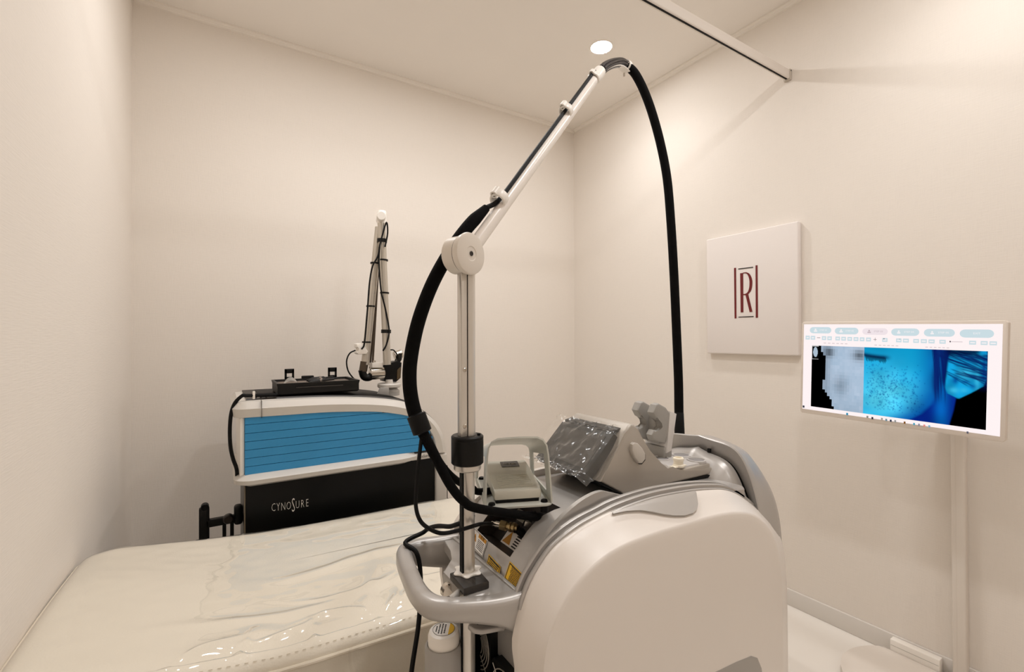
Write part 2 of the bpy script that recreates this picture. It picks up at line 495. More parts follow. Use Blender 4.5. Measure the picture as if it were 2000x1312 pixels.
pl = [(182, 168, 366, 220, 'STEP 01'), (394, 173, 596, 228, 'STEP 02'), (628, 178, 845, 232, 'STEP 03'), (873, 180, 1113, 240, 'STEP 04'), (1150, 184, 1415, 247, 'STEP 05'), (1454, 189, 1748, 256, 'EXIT')]
for a0, b0, a1, b1, s in pl:
    act = s == 'STEP 03'
    pill('menu_button', a0, b0, a1, b1, PILL2 if act else PILL)
    cx, cy = (a0 + a1) / 2 + (0 if s == 'EXIT' else (a1 - a0) * .13), (b0 + b1) / 2
    stext(s, cx, cy, .0072, SGREY if act else SWHITE)
    if s != 'EXIT':
        bm = B(); ix = a0 + (a1 - a0) * .27
        srect(bm, ix - 14, cy + 2, ix + 14, cy + 13); srect(bm, ix - 7, cy - 13, ix + 7, cy)
        build('icon', bm, SGREY if act else SWHITE, scr, flat=True)
icons = [(147, 183), (190, 229), (285, 322), (331, 370), (400, 440), (450, 490), (502, 542), (554, 596), (607, 647), (660, 702), (797, 843), (915, 962), (973, 1024), (1061, 1110), (1125, 1177), (1190, 1243), (1283, 1337), (1535, 1595), (1633, 1693), (1708, 1772)]
for a0, a1 in icons:
    yc = 256 + (a0 - 147) * .031
    bm = B(); srect(bm, a0, yc - 15, a1, yc + 17); build('tool_icon', bm, PILL, scr, flat=True)
    bm = B(); srect(bm, a0 + 9, yc - 4, a1 - 9, yc + 6, .0018); build('icon', bm, SWHITE, scr, flat=True)
bm = B(); srect(bm, 724, 272, 750, 275); srect(bm, 736, 258, 739, 288); build('cross_icon', bm, SINK, scr, flat=True)
for q4 in ((244, 256, 272, 259), (807, 263, 818, 272), (942, 266, 952, 274), (1369, 285, 1380, 297)):
    bm = B(); srect(bm, *q4); build('cursor_mark', bm, SINK, scr, flat=True)
bm = B(); srect(bm, 1382, 292, 1480, 294); build('slider_line', bm, SGREY, scr, flat=True)
bm = B()
for i in range(34):
    a = 300 + i * 36; yc = 301 + (a - 300) * .04
    if i % 12 < 6: srect(bm, a, yc, a + 22, yc + 4)
build('caption_line', bm, SGREY, scr, flat=True)['kind'] = 'stuff'
tb = [(500, 905, '2C8CB0'), (672, 930, '8A8A80'), (714, 940, '2A2730'), (795, 947, 'A8A098'), (832, 955, '6F8C98'), (870, 962, '2B3348'), (908, 966, '9A9A98'), (988, 978, '80501C'), (1068, 990, '4FA0B8'), (1110, 997, '8A8A98'), (1155, 1004, 'E08A80'), (1197, 1010, '7FB0C8'), (1522, 1062, '5A5A68'), (130, 842, '3A3A44')]
for i, (a, b, c) in enumerate(tb):
    bm = B(); srect(bm, a - 8, b - 8, a + 8, b + 8); build('taskbar_icon', bm, emit('task_' + c, c, 1.0), scr, flat=True)
# the two-tone face picture: a painted picture on the screen, left part mosaic, right part blue-lit cheek
def picture():
    W, H = 330, 130
    u = (np.arange(W) + .5) / W; v = (np.arange(H) + .5) / H
    U, Vv = np.meshgrid(u, v)
    rng = np.random.default_rng(5)
    def sm(a, b, x):
        t_ = np.clip((x - a) / (b - a), 0, 1); return t_ * t_ * (3 - 2 * t_)
    img = np.zeros((H, W, 3))
    def over(mask, col): img[:] = img * (1 - mask[..., None]) + np.array(col)[None, None] * mask[..., None]
    def lowf(nx, ny):
        g = rng.random((ny + 2, nx + 2)); X = U * nx; Y = Vv * ny
        i0 = X.astype(int); j0 = Y.astype(int); fx = X - i0; fy = Y - j0
        fx = fx * fx * (3 - 2 * fx); fy = fy * fy * (3 - 2 * fy)
        return (g[j0, i0] * (1 - fx) + g[j0, i0 + 1] * fx) * (1 - fy) + (g[j0 + 1, i0] * (1 - fx) + g[j0 + 1, i0 + 1] * fx) * fy
    L8 = lowf(9, 5); L20 = lowf(24, 12)
    # cheek from u .36 to the hair line, jaw falling back towards the lower right
    jaw = np.interp(Vv, [0, .3, .55, .75, .9, 1.0], [.80, .80, .785, .745, .69, .63])
    cheek = sm(-.012, .022, jaw - U)
    base = np.array([.004, .33, .62]); hot = np.array([.09, .66, .92]); cool = np.array([.002, .09, .40])
    d = np.sqrt(((U - .48) / .17) ** 2 + ((Vv - .72) / .36) ** 2)
    h = np.exp(-d ** 2) * (.75 + .5 * L20)
    ck = base * (1 - h[..., None]) + hot * h[..., None]
    dk = sm(-.19, .0, U - jaw) * .95
    ck = ck * (1 - dk[..., None]) + cool * dk[..., None]
    ck *= (.8 + .45 * L8)[..., None]
    neck = np.stack([.002 + 0 * U, .02 + .10 * np.exp(-((U - .79) / .035) ** 2), .26 + .22 * np.exp(-((U - .79) / .035) ** 2)], -1) * (.6 + .6 * L8[..., None])
    neckm = sm(0, .012, np.interp(Vv, [0, .55, .8, 1.0], [.9, .87, .855, .835]) - U) * sm(.35, .5, Vv)
    img[:] = img * (1 - neckm[..., None]) + neck * neckm[..., None]
    img[:] = img * (1 - cheek[..., None]) + ck * cheek[..., None]
    # freckles
    for _ in range(420):
        fx = .37 + .34 * rng.beta(1.4, 2.0); fy = .22 + .72 * rng.beta(2, 1.8); r = rng.choice([.004, .005, .007, .01], p=[.5, .3, .15, .05])
        m_ = np.exp(-(((U - fx) * 2.5) ** 2 + (Vv - fy) ** 2) / (r * 1.7) ** 2) * .62 * (cheek)
        img *= (1 - m_[..., None] * np.array([.9, .75, .5])[None, None])
    # closed eye with lashes
    lid = .055 + .35 * (U - .36) - 1.1 * (U - .36) ** 2 + .06
    e = np.exp(-((Vv - lid) / .035) ** 2) * sm(.53, .47, U)
    over(np.clip(e, 0, 1) * .9, (.002, .01, .07))
    for k_ in range(26):
        xx = .363 + k_ * .0048; ln = .05 + .05 * rng.random(); y00 = .13 + .2 * (xx - .36)
        m_ = np.exp(-((U - xx - .10 * (Vv - y00)) / .0022) ** 2) * sm(y00 - .02, y00, Vv) * sm(y00 + ln, y00 + ln * .6, Vv)
        over(np.clip(m_, 0, 1) * .85, (.001, .004, .03))
    # hair field and strands
    hair = sm(.0, .05, U - .755) * sm(.55, .25, Vv)
    over(np.clip(hair * .9, 0, 1), (.002, .014, .13))
    # ear: long lobe pointing down, folds of the shell, hair falling over its upper half
    el = np.interp(Vv, [0, .12, .3, .5, .58, .63], [.83, .815, .81, .80, .815, .86]); er = np.interp(Vv, [0, .2, .35, .45, .55, .63], [1.0, 1.0, 1.0, .985, .93, .88])
    ear = sm(-.004, .010, U - el) * sm(-.004, .010, er - U) * sm(.645, .62, Vv)
    ecol = np.array([.006, .33, .66])[None, None] * (.55 + .7 * L20[..., None])
    img[:] = img * (1 - ear[..., None]) + ecol * ear[..., None]
    for (ex, ey, rx, ry, c_, k_) in ((.905, .30, .035, .06, (.05, .55, .85), .8), (.955, .38, .012, .16, (.04, .52, .82), .7), (.985, .25, .010, .2, (.002, .06, .3), .9), (.855, .40, .016, .05, (.002, .07, .32), .9), (.90, .41, .022, .018, (.002, .09, .36), .8), (.935, .46, .018, .03, (.003, .13, .42), .8), (.85, .53, .022, .035, (.05, .55, .85), .8), (.895, .52, .018, .03, (.04, .5, .8), .7)):
        over(np.exp(-((U - ex) / rx) ** 2 - ((Vv - ey) / ry) ** 2) * ear * k_, c_)
    for k_ in range(60):
        x0_ = .74 + .26 * rng.random(); y0_ = .34 * rng.random() * (1 if x0_ > .8 else .2); ln = .12 + .2 * rng.random(); sl = .35 + .5 * rng.random()
        tpar = (U - x0_) / (.10 + .1 * rng.random())
        yy = y0_ + tpar * ln * sl
        m_ = np.exp(-((Vv - yy) / .009) ** 2) * sm(-.05, .1, tpar) * sm(1.05, .8, tpar)
        over(np.clip(m_, 0, 1) * .7, (.002, .012, .12))
    tophair = sm(.14, .05, Vv + .06 * L20) * sm(.79, .83, U) * sm(.985, .95, U)
    over(tophair * .92, (.001, .006, .05))
    for k_ in range(22):
        x0_ = .735 + .05 * rng.random(); b_ = .03 + .05 * rng.random(); e0 = .35 + .5 * rng.random()
        m_ = np.exp(-((U - x0_ - b_ * Vv + .03 * Vv ** 2) / .0026) ** 2) * sm(e0, e0 * .7, Vv)
        over(np.clip(m_, 0, 1) * .8, (.002, .012, .13))
    st = np.exp(-((U - .775 + .02 * np.sin(Vv * 4)) / .016) ** 2) * sm(.75, .5, Vv)
    over(np.clip(st, 0, 1) * .85, (.003, .02, .16))
    # mosaic part
    bw, bh = .0165, .05
    qi = np.floor(U / bw); qj = np.floor(Vv / bh)
    uc, vc = (qi + .5) * bw, (qj + .5) * bh
    lb = np.interp(vc, [0, .12, .2, .35, .5, .6, .68, .74, .8, .88, 1.0], [.065, .075, .10, .105, .098, .082, .078, .112, .125, .148, .165])
    hsh = np.modf(np.abs(np.sin(qi * 12.9898 + qj * 78.233) * 43758.5453))[0]
    hs2 = np.modf(np.abs(np.sin(np.floor(qi / 2) * 3.1 + np.floor(qj / 3) * 7.7) * 437.5))[0]
    mcol = np.stack([.40 + .04 * hsh + .06 * hs2, .53 + .03 * hsh + .05 * hs2, .68 + .03 * hsh + .05 * hs2], -1)
    mcol *= (1 - .38 * np.exp(-((uc - .205) / .05) ** 2 - ((vc - .62) / .16) ** 2))[..., None] * np.array([1.0, .95, .97])
    mcol *= (1 - .75 * np.exp(-((uc - .125) / .035) ** 2 - ((vc - .10) / .07) ** 2))[..., None]
    mcol *= (1 - .72 * np.exp(-((uc - .325) / .045) ** 2 - ((vc - .13) / .08) ** 2))[..., None]
    mcol *= (1 - .35 * np.exp(-((uc - .10) / .035) ** 2))[..., None]
    mcol *= (1.0 - .15 * np.clip(vc - .75, 0, 1) * 4)[..., None] * np.array([.95, 1.0, .98])
    mos = (U < .356)
    fac = (uc > lb) & mos
    img[mos] = 0
    img[fac] = mcol[fac]
    # thumbnail
    th = (U < .05) & (Vv < .225)
    img[th] = .45
    th2 = (U > .003) & (U < .047) & (Vv > .012) & (Vv < .213)
    img[th2] = .004
    hd = ((U - .026) / .016) ** 2 + ((Vv - .105) / .082) ** 2 < 1
    img[hd] = (.42, .52, .62)
    return W, H, np.clip(img, 0, 1)
W_, H_, IM = picture()
pTL, pTR, pBR, pBL = spx(203, 318), spx(1692, 380), spx(1680, 1054), spx(190, 830)
pu0, pu1 = (pTL[0] + pBL[0]) / 2, (pTR[0] + pBR[0]) / 2
pv1, pv0 = (pTL[1] + pTR[1]) / 2, (pBL[1] + pBR[1]) / 2
wp = wloc(scr)
gx, gy = np.meshgrid(np.arange(W_ + 1) / W_, np.arange(H_ + 1) / H_)
co = np.stack([np.full_like(gx, so.x - .0013 - wp.x), so.y - wp.y + su.y * (pu0 + (pu1 - pu0) * gx) + sv.y * (pv1 + (pv0 - pv1) * gy), so.z - wp.z + su.z * (pu0 + (pu1 - pu0) * gx) + sv.z * (pv1 + (pv0 - pv1) * gy)], -1).reshape(-1, 3)
idx = np.arange((W_ + 1) * (H_ + 1)).reshape(H_ + 1, W_ + 1)
fc = np.stack([idx[:-1, :-1], idx[1:, :-1], idx[1:, 1:], idx[:-1, 1:]], -1).reshape(-1, 4)
me = bpy.data.meshes.new('face_picture'); me.from_pydata(co.tolist(), [], fc.tolist())
ca = me.color_attributes.new('picture', 'FLOAT_COLOR', 'CORNER')
cc = np.concatenate([IM.reshape(-1, 3), np.ones((W_ * H_, 1))], 1)
ca.data.foreach_set('color', np.repeat(cc, 4, axis=0).astype(np.float32).ravel())
m = bpy.data.materials.new('face_picture'); m.use_nodes = True; nt = m.node_tree
nt.nodes.remove(nt.nodes['Principled BSDF'])
a_ = nt.nodes.new('ShaderNodeVertexColor'); a_.layer_name = 'picture'; e_ = nt.nodes.new('ShaderNodeEmission')
nt.links.new(a_.outputs[0], e_.inputs[0]); nt.links.new(e_.outputs[0], nt.nodes['Material Output'].inputs[0])
me.materials.append(m)
o = bpy.data.objects.new('face_picture', me); COL.objects.link(o); o.parent = scr
o['label'] = 'blue skin picture of a cheek and ear, left part in mosaic'
# post and base
PX, PY = 2.028, .508
bm = B(); rbox(bm, (PX - .012, PY - .0175, .002), (PX + .018, PY + .0175, 1.12), .006, 3); build('post', bm, mat('stand_enamel', 'DDD5CC', .4), t)
bm = B(); rbox(bm, (PX - .0122, PY + .004, .04), (PX - .008, PY + .006, 1.1), .0003); build('post_groove', bm, mat('stand_shade', 'DAD1C8', .5), t)
bm = B(); rbox(bm, (MX + .018, PY - .03, .97), (PX - .006, PY + .03, 1.05), .008); rbox(bm, (MX + .02, .48, .93), (MX + .034, .72, 1.1), .004); build('mount_arm', bm, MATS['stand_enamel'], t)
cx, cy, ra, rb = 1.87, .508, .23, .26
XB = PX - .0125
ang0 = math.acos((XB - cx) / ra)
pts = [V((cx + ra * math.cos(a), cy + rb * math.sin(a))) for a in np.linspace(ang0, 2 * math.pi - ang0, 64)]
bm = B(); prism(bm, [V((p.x, p.y, .002)) for p in pts], (0, 0, .028), .006, 3); build('base_plate', bm, MATS['stand_enamel'], t)
t = thing('power_box', 'slim white oblong box lying beside the round stand base against the baseboard', 'box', (2.031, .617, .0))
bm = B(); p = aZ(.03, 1740, 1268)
rbox(bm, (2.0165, .556, .001), (2.0465, .692, .066), .004, 2); build('body', bm, WHITEP, t)
bm = B(); rbox(bm, (2.016, .559, .046), (2.0175, .689, .047), 0); build('seam', bm, GREYP, t)

# ---------------------------------------------------------------- treatment bed
BA = math.radians(-2.2)
ca_, sa_ = math.cos(BA), math.sin(BA)
BO = V((-.3035, .972, 0))            # near left corner of the bed
BLn, BWd = 1.84, .676
def bed(s, q, z):
    """s along the bed, q across, both in metres"""
    x = BO.x + s * ca_ - q * sa_ * .35; y = BO.y + s * sa_ + q * ca_
    return V((max(x, XL + .004), y, z))
def bump2(s, q):
    return noise.noise(V((s * 3.1, q * 4.0, 1.7)))
def top_z(s, q):
    z = .548 + .056 * (1 - min(1, s / .42)) ** 1.3 * (1.18 - .5 * max(0, q / BWd)) - .012 * max(0, s - .9)
    z += .006 * math.sin(math.pi * min(1, max(0, q / BWd)))
    z += .0025 * bump2(s, q)
    return z
t = thing('treatment_bed', 'cream leatherette treatment bed against the left wall under clear vinyl', 'bed', bed(.9, .35, 0))
def ring(ins, zfun, n=26, rad=.09):
    L, W2 = BLn, BWd
    pts = []
    def corner(cx, cy, a0):
        for k in range(9):
            a = a0 + math.pi / 2 * k / 8
            r = max(.004, rad - ins); pts.append((cx + r * math.cos(a), cy + r * math.sin(a)))
    corner(rad, rad, math.pi); corner(L - rad, rad, 1.5 * math.pi); corner(L - rad, W2 - rad, 0); corner(rad, W2 - rad, .5 * math.pi)
    full = []
    for i in range(len(pts)):
        a, b = pts[i], pts[(i + 1) % len(pts)]
        d = math.hypot(b[0] - a[0], b[1] - a[1]); m_ = max(1, int(d / .06)) if i % 9 == 8 else 1
        for k in range(m_): full.append((a[0] + (b[0] - a[0]) * k / m_, a[1] + (b[1] - a[1]) * k / m_))
    return full
base_ring = ring(0, None)
def bring(ins, dz=None, z=None):
    out = []
    for (s, q) in base_ring:
        cs, cq = min(max(s, .09), BLn - .09), min(max(q, .09), BWd - .09)
        vx, vy = s - cs, q - cq; l = math.hypot(vx, vy) or 1
        s2, q2 = s - vx / l * ins, q - vy / l * ins
        out.append(bed(s2, q2, z if z is not None else top_z(s2, q2) + dz))
    return out
bm = B()
R_ = [bring(0, z=.40), bring(0, dz=-.030), bring(-.001, dz=-.022), bring(.003, dz=-.014), bring(.010, dz=-.0075), bring(.022, dz=-.003), bring(.04, dz=-.001), bring(.06, dz=0)]
for f_ in (.35, .6, .8):
    r = []
    for (s, q) in base_ring:
        s3 = .5 * BLn + (min(max(s, .06), BLn - .06) - .5 * BLn) * (1 - f_ * .55) ; q3 = .5 * BWd + (min(max(q, .06), BWd - .06) - .5 * BWd) * (1 - f_)
        r.append(bed(s3, q3, top_z(s3, q3)))
    R_.append(r)
loft(bm, R_)
mt = build('mattress', bm, CREAM, t, ang=80)
bm = B(); pr_ = bring(-.0025, dz=-.025); tube(bm, pr_ + [pr_[0], pr_[1]], .0042, 8, cap=True); build('piping', bm, mat('cream_piping', 'E2D9C9', .5), mt)
bm = B()
pr2 = bring(.012, dz=-.0066)
near = [p for p, (s, q) in zip(pr2, base_ring) if q < .02 and s > .1]
near.sort(key=lambda p: p.x)
near = resample(near, 240)
for i in range(0, 238, 2): tube(bm, [near[i] + V((0, -.001, .0012)), near[i].lerp(near[i + 1], .9) + V((0, -.001, .0012))], .0006, 4)
o = build('stitching', bm, mat('seam_thread', 'D6CCBA', .6), mt); o['kind'] = 'stuff'
bm = B(); loft(bm, [bring(.03, z=.06), bring(.03, z=.40)]); build('base_frame', bm, CREAM, t)
for s, q in ((.12, .1), (BLn - .12, .1), (.12, BWd - .1), (BLn - .12, BWd - .1)):
    bm = B(); p = bed(s, q, 0); cyl(bm, p, p + V((0, 0, .061)), .022, 16, .003); build('foot', bm, BLACK, t)

# clear vinyl sheet lying over the mattress
def vinyl_h(s, q):
    h = .0035
    wv = noise.noise(V((s * 5, q * 6, 4.2)))
    h += .0035 * (wv + .6)
    h += .006 * math.exp(-((q - .10 - .10 * s - .03 * math.sin(s * 9)) / .016) ** 2) * math.exp(-((s - .45) / .22) ** 2)
    h += .007 * math.exp(-((q - .30 - .02 * math.sin(s * 11)) / .02) ** 2) * math.exp(-((s - .60) / .16) ** 2)
    h += .006 * math.exp(-((s - .60 - .35 * (q - .15)) / .014) ** 2) * math.exp(-((q - .14) / .12) ** 2)
    h += .006 * math.exp(-((s - .72 + .3 * (q - .1)) / .012) ** 2) * math.exp(-((q - .12) / .09) ** 2)
    h += .006 * math.exp(-((q - .61) / .05) ** 2) * (.5 + .5 * math.sin(s * 17 + 2 * math.sin(s * 6))) * (1 if s > .35 else .3)
    for (cs, cq, r) in ((.42, .05, .05), (.5, .03, .04), (.36, .08, .045), (.58, .08, .05), (.66, .05, .04), (.30, .05, .04), (.75, .09, .05)):
        h += .0045 * math.exp(-((s - cs) ** 2 + (1.6 * (q - cq)) ** 2) / r ** 2)
    for (cs, cq, L_, a_, k2, hh_) in ((.40, .045, .07, .25, 2.5, .0055), (.53, .075, .06, -.5, -5, .006), (.62, .05, .05, .9, 4, .0055), (.34, .03, .05, 1.2, 0, .005), (.46, .02, .05, 1.35, 3, .005), (.70, .11, .06, .5, -4, .006), (.77, .06, .05, 1.1, 3, .005), (.56, .14, .08, .1, 3, .005), (.27, .05, .06, .5, -3, .004)):
        u_ = (s - cs) * math.cos(a_) + (q - cq) * math.sin(a_); v_ = -(s - cs) * math.sin(a_) + (q - cq) * math.cos(a_) - k2 * u_ * u_
        if abs(u_) < L_ * 3 and abs(v_) < .04: h += 1.6 * hh_ * math.exp(-(v_ / .0085) ** 2 - (u_ / L_) ** 2)
    h += .0012 * noise.noise(V((s * 22, q * 26, 8)))
    return h
def edge_d(s, q):      # distance to the rounded outline of the mattress
    cs, cq = min(max(s, .09), BLn - .09), min(max(q, .09), BWd - .09)
    l = math.hypot(s - cs, q - cq)
    return .09 - l if l > 0 else min(s, q, BLn - s, BWd - q)
def edge_drop(d):
    return float(np.interp(d, [-.003, .003, .010, .022, .04, .06], [.022, .014, .0075, .003, .001, 0]))
bm = B(); P = []
ns, nq = 380, 190
for i in range(ns + 1):
    s = .002 + (BLn - .004) * i / ns; row = []
    for j in range(nq + 1):
        q = -.11 + (BWd + .11) * j / nq
        if q >= .02: p = bed(s, q, top_z(s, q) + vinyl_h(s, q) * min(1, max(.25, edge_d(s, q) / .05)) - (edge_drop(edge_d(s, q)) if min(s, BLn - s, BWd - q) < .08 else 0))
        else:      # folds down over the near side
            k_ = (.02 - q)
            a = min(1, k_ / .03) * math.pi / 2
            dx = .024 * math.sin(a); dz = -.022 * (1 - math.cos(a))
            if k_ > .03: dz -= (k_ - .03)
            wig = .004 * noise.noise(V((s * 14, q * 9, 2))) + .003
            p = bed(s, .02 - dx - (wig if k_ > .02 else wig * k_ / .02), top_z(s, .02) + vinyl_h(s, max(q, 0.0)) * max(.3, 1 - k_ * 8) + dz)
        row.append(p)
    P.append(row)
def on_bed(i, j):
    s_, q_ = .002 + (BLn - .004) * (i + .5) / ns, -.11 + (BWd + .11) * (j + .5) / nq
    return (.09 < s_ < BLn - .09) if q_ < .02 else edge_d(s_, q_) > 0
sheet(bm, P, 0, on_bed)
o = build('vinyl_cover', bm, VINYL, None, ang=180)
tag(o, 'clear glossy vinyl sheet wrinkled over the cream treatment bed', 'cover')

# ---------------------------------------------------------------- far laser cabinet (blue) against the back wall
FY, FYB = 1.80, 2.22
t = thing('laser_cabinet', 'white and black laser cabinet with blue slatted side standing behind the bed', 'laser machine', (.43, 2.0, 0))
arch_o = [(.078, .927), (.193, .926), (.336, .922), (.465, .912), (.575, .896), (.64, .879), (.694, .852), (.756, .800), (.795, .737), (.811, .662)]
arch_i = [(.078, .872), (.193, .870), (.336, .868), (.491, .857), (.575, .843), (.64, .826), (.694, .800), (.725, .767), (.749, .723), (.758, .665)]
def xz(pts, y): return [V((a, y, b)) for a, b in pts]
ao = resample(cm([V((a, 0, b)) for a, b in arch_o], 5), 60)
ai = resample(cm([V((a, 0, b)) for a, b in arch_i], 5), 60)
def sh(p, y, dx=0, dz=0): return V((p.x + dx, y, p.z + dz))
# inner core
core = [(.0765, .645)] + [(p.x - .004, p.z - .002) for p in ai] + [(.756, .645)]
bm = B(); prism(bm, xz(core, FY + .012), (0, FYB - FY - .024, 0)); build('core', bm, DARKG, t, ang=30)
# blue slats
zs = [.679, .707, .735, .763, .791, .819, .848, .88]
def ai_z(x):
    for a, b in zip(ai, ai[1:]):
        if a.x <= x <= b.x: return a.z + (b.z - a.z) * (x - a.x) / max(1e-9, b.x - a.x)
    return ai[0].z if x < ai[0].x else ai[-1].z
for i in range(7):
    z0_, z1_ = zs[i] + .0006, zs[i + 1] - .0006
    xs = np.linspace(.073, .757, 60)
    top = [(x, min(z1_, ai_z(x) + .002)) for x in xs if ai_z(x) > z0_ + .001]
    pts = [(top[0][0], z0_)] + [(top[-1][0], z0_)] + top[::-1]
    pts = [V((a, FY + .001, b)) for a, b in pts]
    bm = B(); prism(bm, pts, (0, .02, 0), .0006, 1); o = build('blue_slat', bm, BLUE, t, ang=40)
bm = B(); rbox(bm, (.058, FY + .010, .66), (.0735, FYB - .012, .873), .006); build('end_cap', bm, WHITEP, t)
# arched pale band (swept strip with a bevelled outer edge)
bm = B(); rings = []
esec = [(0, .926), (.024, .9235), (.042, .9022), (.038, .8742), (.029, .872), (0, .872)]
ec = (.078, FY + .03)
for ph_, yy_ in [(90, FYB - .04), (90, ec[1])] + [(f_, ec[1]) for f_ in (75, 60, 45, 30, 15)]:
    a_ = math.radians(ph_)
    rings.append([V((ec[0] - math.sin(a_) * r_, yy_ - math.cos(a_) * r_, z_)) for r_, z_ in esec])
for a, b in zip(ao, ai):
    m1 = a.lerp(b, .45)
    rings.append([sh(a, FY + .03), sh(a.lerp(b, .06), FY + .006), sh(m1, FY - .012), sh(b.lerp(a, .04), FY - .008), sh(b, FY + .001), sh(b, FY + .03)])
loft(bm, rings); build('arched_band', bm, PGREY, t, ang=25)
p = aY(FY, 512, 800)
bm = B(); rbox(bm, (.1215, FY - .0135, .8685), (.1225, FY + .02, .9275)); build('band_seam', bm, DARKG, t)
# lower band
bm = B()
sec = [(0, .0), (-.012, .008), (-.03, .012), (-.032, .026), (-.012, .040), (0, .042)]
path = [(FYB - .02, None)]
lb_path = [V((.072, FYB - .03, 0)), V((.072, FY + .03, 0))] + [V((.072 + .026 - .026 * math.cos(a), FY + .03 - .026 * math.sin(a), 0)) for a in np.linspace(.2, math.pi / 2, 6)] + [V((x, FY + .004, 0)) for x in (.2, .4, .6)] + [V((.628, FY + .008, 0)), V((.66, FY + .022, 0))]
rings = []
for i, pnt in enumerate(lb_path):
    d = (lb_path[min(i + 1, len(lb_path) - 1)] - lb_path[max(0, i - 1)]).normalized()
    nrm = V((-d.y, d.x, 0))       # to the left of travel
    out = nrm * -1 if nrm.dot(pnt - V((.4, 2.0, 0))) < 0 else nrm
    rings.append([pnt + out * (-a) + V((0, 0, .639 + z)) for a, z in sec] + [pnt - out * .02 + V((0, 0, .68)), pnt - out * .02 + V((0, 0, .639))])
loft(bm, rings); build('lower_band', bm, PGREY, t, ang=30)
bm = B(); rbox(bm, (.655, FY - .004, .6465), (.7585, FY + .03, .6705), .002); o = build('name_strip', bm, PGREY, t)
bm = text_bm('PicoSure', .017, (.703, FY - .0042, .659), (1, 0, 0), (0, 0, 1), .0003, .8); build('lettering', bm, INK, o, flat=True)
# black side panel, legs, rear trims
bm = B(); rbox(bm, (.074, FY + .006, .10), (.757, FYB - .006, .645), .006); build('black_panel', bm, SATINB, t)
bm = B(); rbox(bm, (.0715, FY + .004, .10), (.075, FY + .03, .64), .001); build('panel_edge', bm, mat('panel_edge', '6A5F4C', .4), t)
bm = B(); rbox(bm, (.758, FY - .006, .10), (.808, FYB, .658), .008, 3); build('end_column', bm, PGREY, t)
bm = B(); rbox(bm, (.809, FY + .02, .10), (.822, FYB - .02, .60), .004); build('end_grille', bm, BLACK, t)
for i in range(5):
    bm = B(); rbox(bm, (.821, FY + .04, .50 + i * .018), (.826, FYB - .04, .508 + i * .018), .001); build('grille_slat', bm, DARKG, t)
for x, y in ((.14, 1.87), (.70, 1.87), (.14, 2.15), (.70, 2.15)):
    bm = B(); cyl(bm, (x, y - .015, .045), (x, y + .015, .045), .045, 20, .006); cyl(bm, (x, y, .05), (x, y, .105), .018, 12); build('caster', bm, BLACK, t)
# logo
bm = B(); f2 = lambda a, b: aY(FY + .0058, 360 + a / 3.571, 700 + b / 3.571)
lg = [('C', 622, 1040, 1.0), ('Y', 655, 1036, 1.0), ('N', 690, 1033, 1.0), ('O', 728, 1028, 1.0), ('S', 760, 1026, 1.75), ('U', 790, 1020, 1.0), ('R', 824, 1014, 1.0), ('E', 857, 1008, 1.0)]
LOGOW = mat('logo_white', 'EDE9E2', .4)
for ch, a, b, sc in lg:
    tb_ = text_bm(ch, .040 * sc, f2(a, b) + V((0, -.0002, 0)), (1, 0, 0), (0, 0, 1), .0004, .50 if ch != 'S' else .36, off=-.0009)
    build('logo_letter', tb_, LOGOW, t, flat=True)
# top deck
bm = B(); rings = []
dk = [q for q in ao if q.z > .74]
for q in dk:
    nx = max(0, (.92 - q.z)) * .04
    h = .004 if q.z > .88 else .002
    rings.append([V((q.x + nx * .1, FY + .034, q.z - .004)), V((q.x + nx, FY + .044, q.z + h)), V((q.x + nx, FYB - .044, q.z + h)), V((q.x, FYB - .034, q.z - .004))])
loft(bm, rings); build('top_deck', bm, DARKG, t, ang=30)
bm = B(); rings = []
for q in dk[3:-12]:
    nx = max(0, (.92 - q.z)) * .04
    rings.append([V((q.x + nx, FY + .060, q.z + .0035)), V((q.x + nx, FY + .066, q.z + .0065)), V((q.x + nx, FYB - .07, q.z + .0065)), V((q.x + nx, FYB - .064, q.z + .0035))])
loft(bm, rings); build('deck_mat', bm, RUBBER, t, ang=30)
for i in range(3):
    bm = B(); rbox(bm, (.105 + i * .016, FY + .05, .9305), (.111 + i * .016, FY + .085, .9355), .001); build('deck_rib', bm, DARKG, t)
# rear cable hook bracket
BKY = 2.0
bm = B()
q0, q1 = aY(BKY, 400, 985), aY(BKY, 397, 1060)
rbox(bm, (q1.x - .013, BKY - .012, .40), (q0.x + .014, BKY + .012, q0.z - .01), .004)
cyl(bm, (q0.x, BKY - .013, q0.z - .008), (q0.x, BKY + .013, q0.z - .008), .0125, 18, .002)
rbox(bm, (-.04, BKY - .012, .463), (.074, BKY + .012, .490), .003)
rbox(bm, (.046, BKY - .02, .455), (.0735, BKY + .02, .525), .01, 3)
rbox(bm, (.010, BKY - .012, .40), (.022, BKY + .012, .47), .002)
rbox(bm, (.034, BKY - .012, .40), (.046, BKY + .012, .47), .002)
hk = build('cable_hook', bm, BLACK, t)
bm = B(); cyl(bm, (.028, BKY - .035, .487), (.028, BKY - .011, .487), .017, 20, .004); build('knob', bm, mat('brown_black', '241A15', .35), hk)
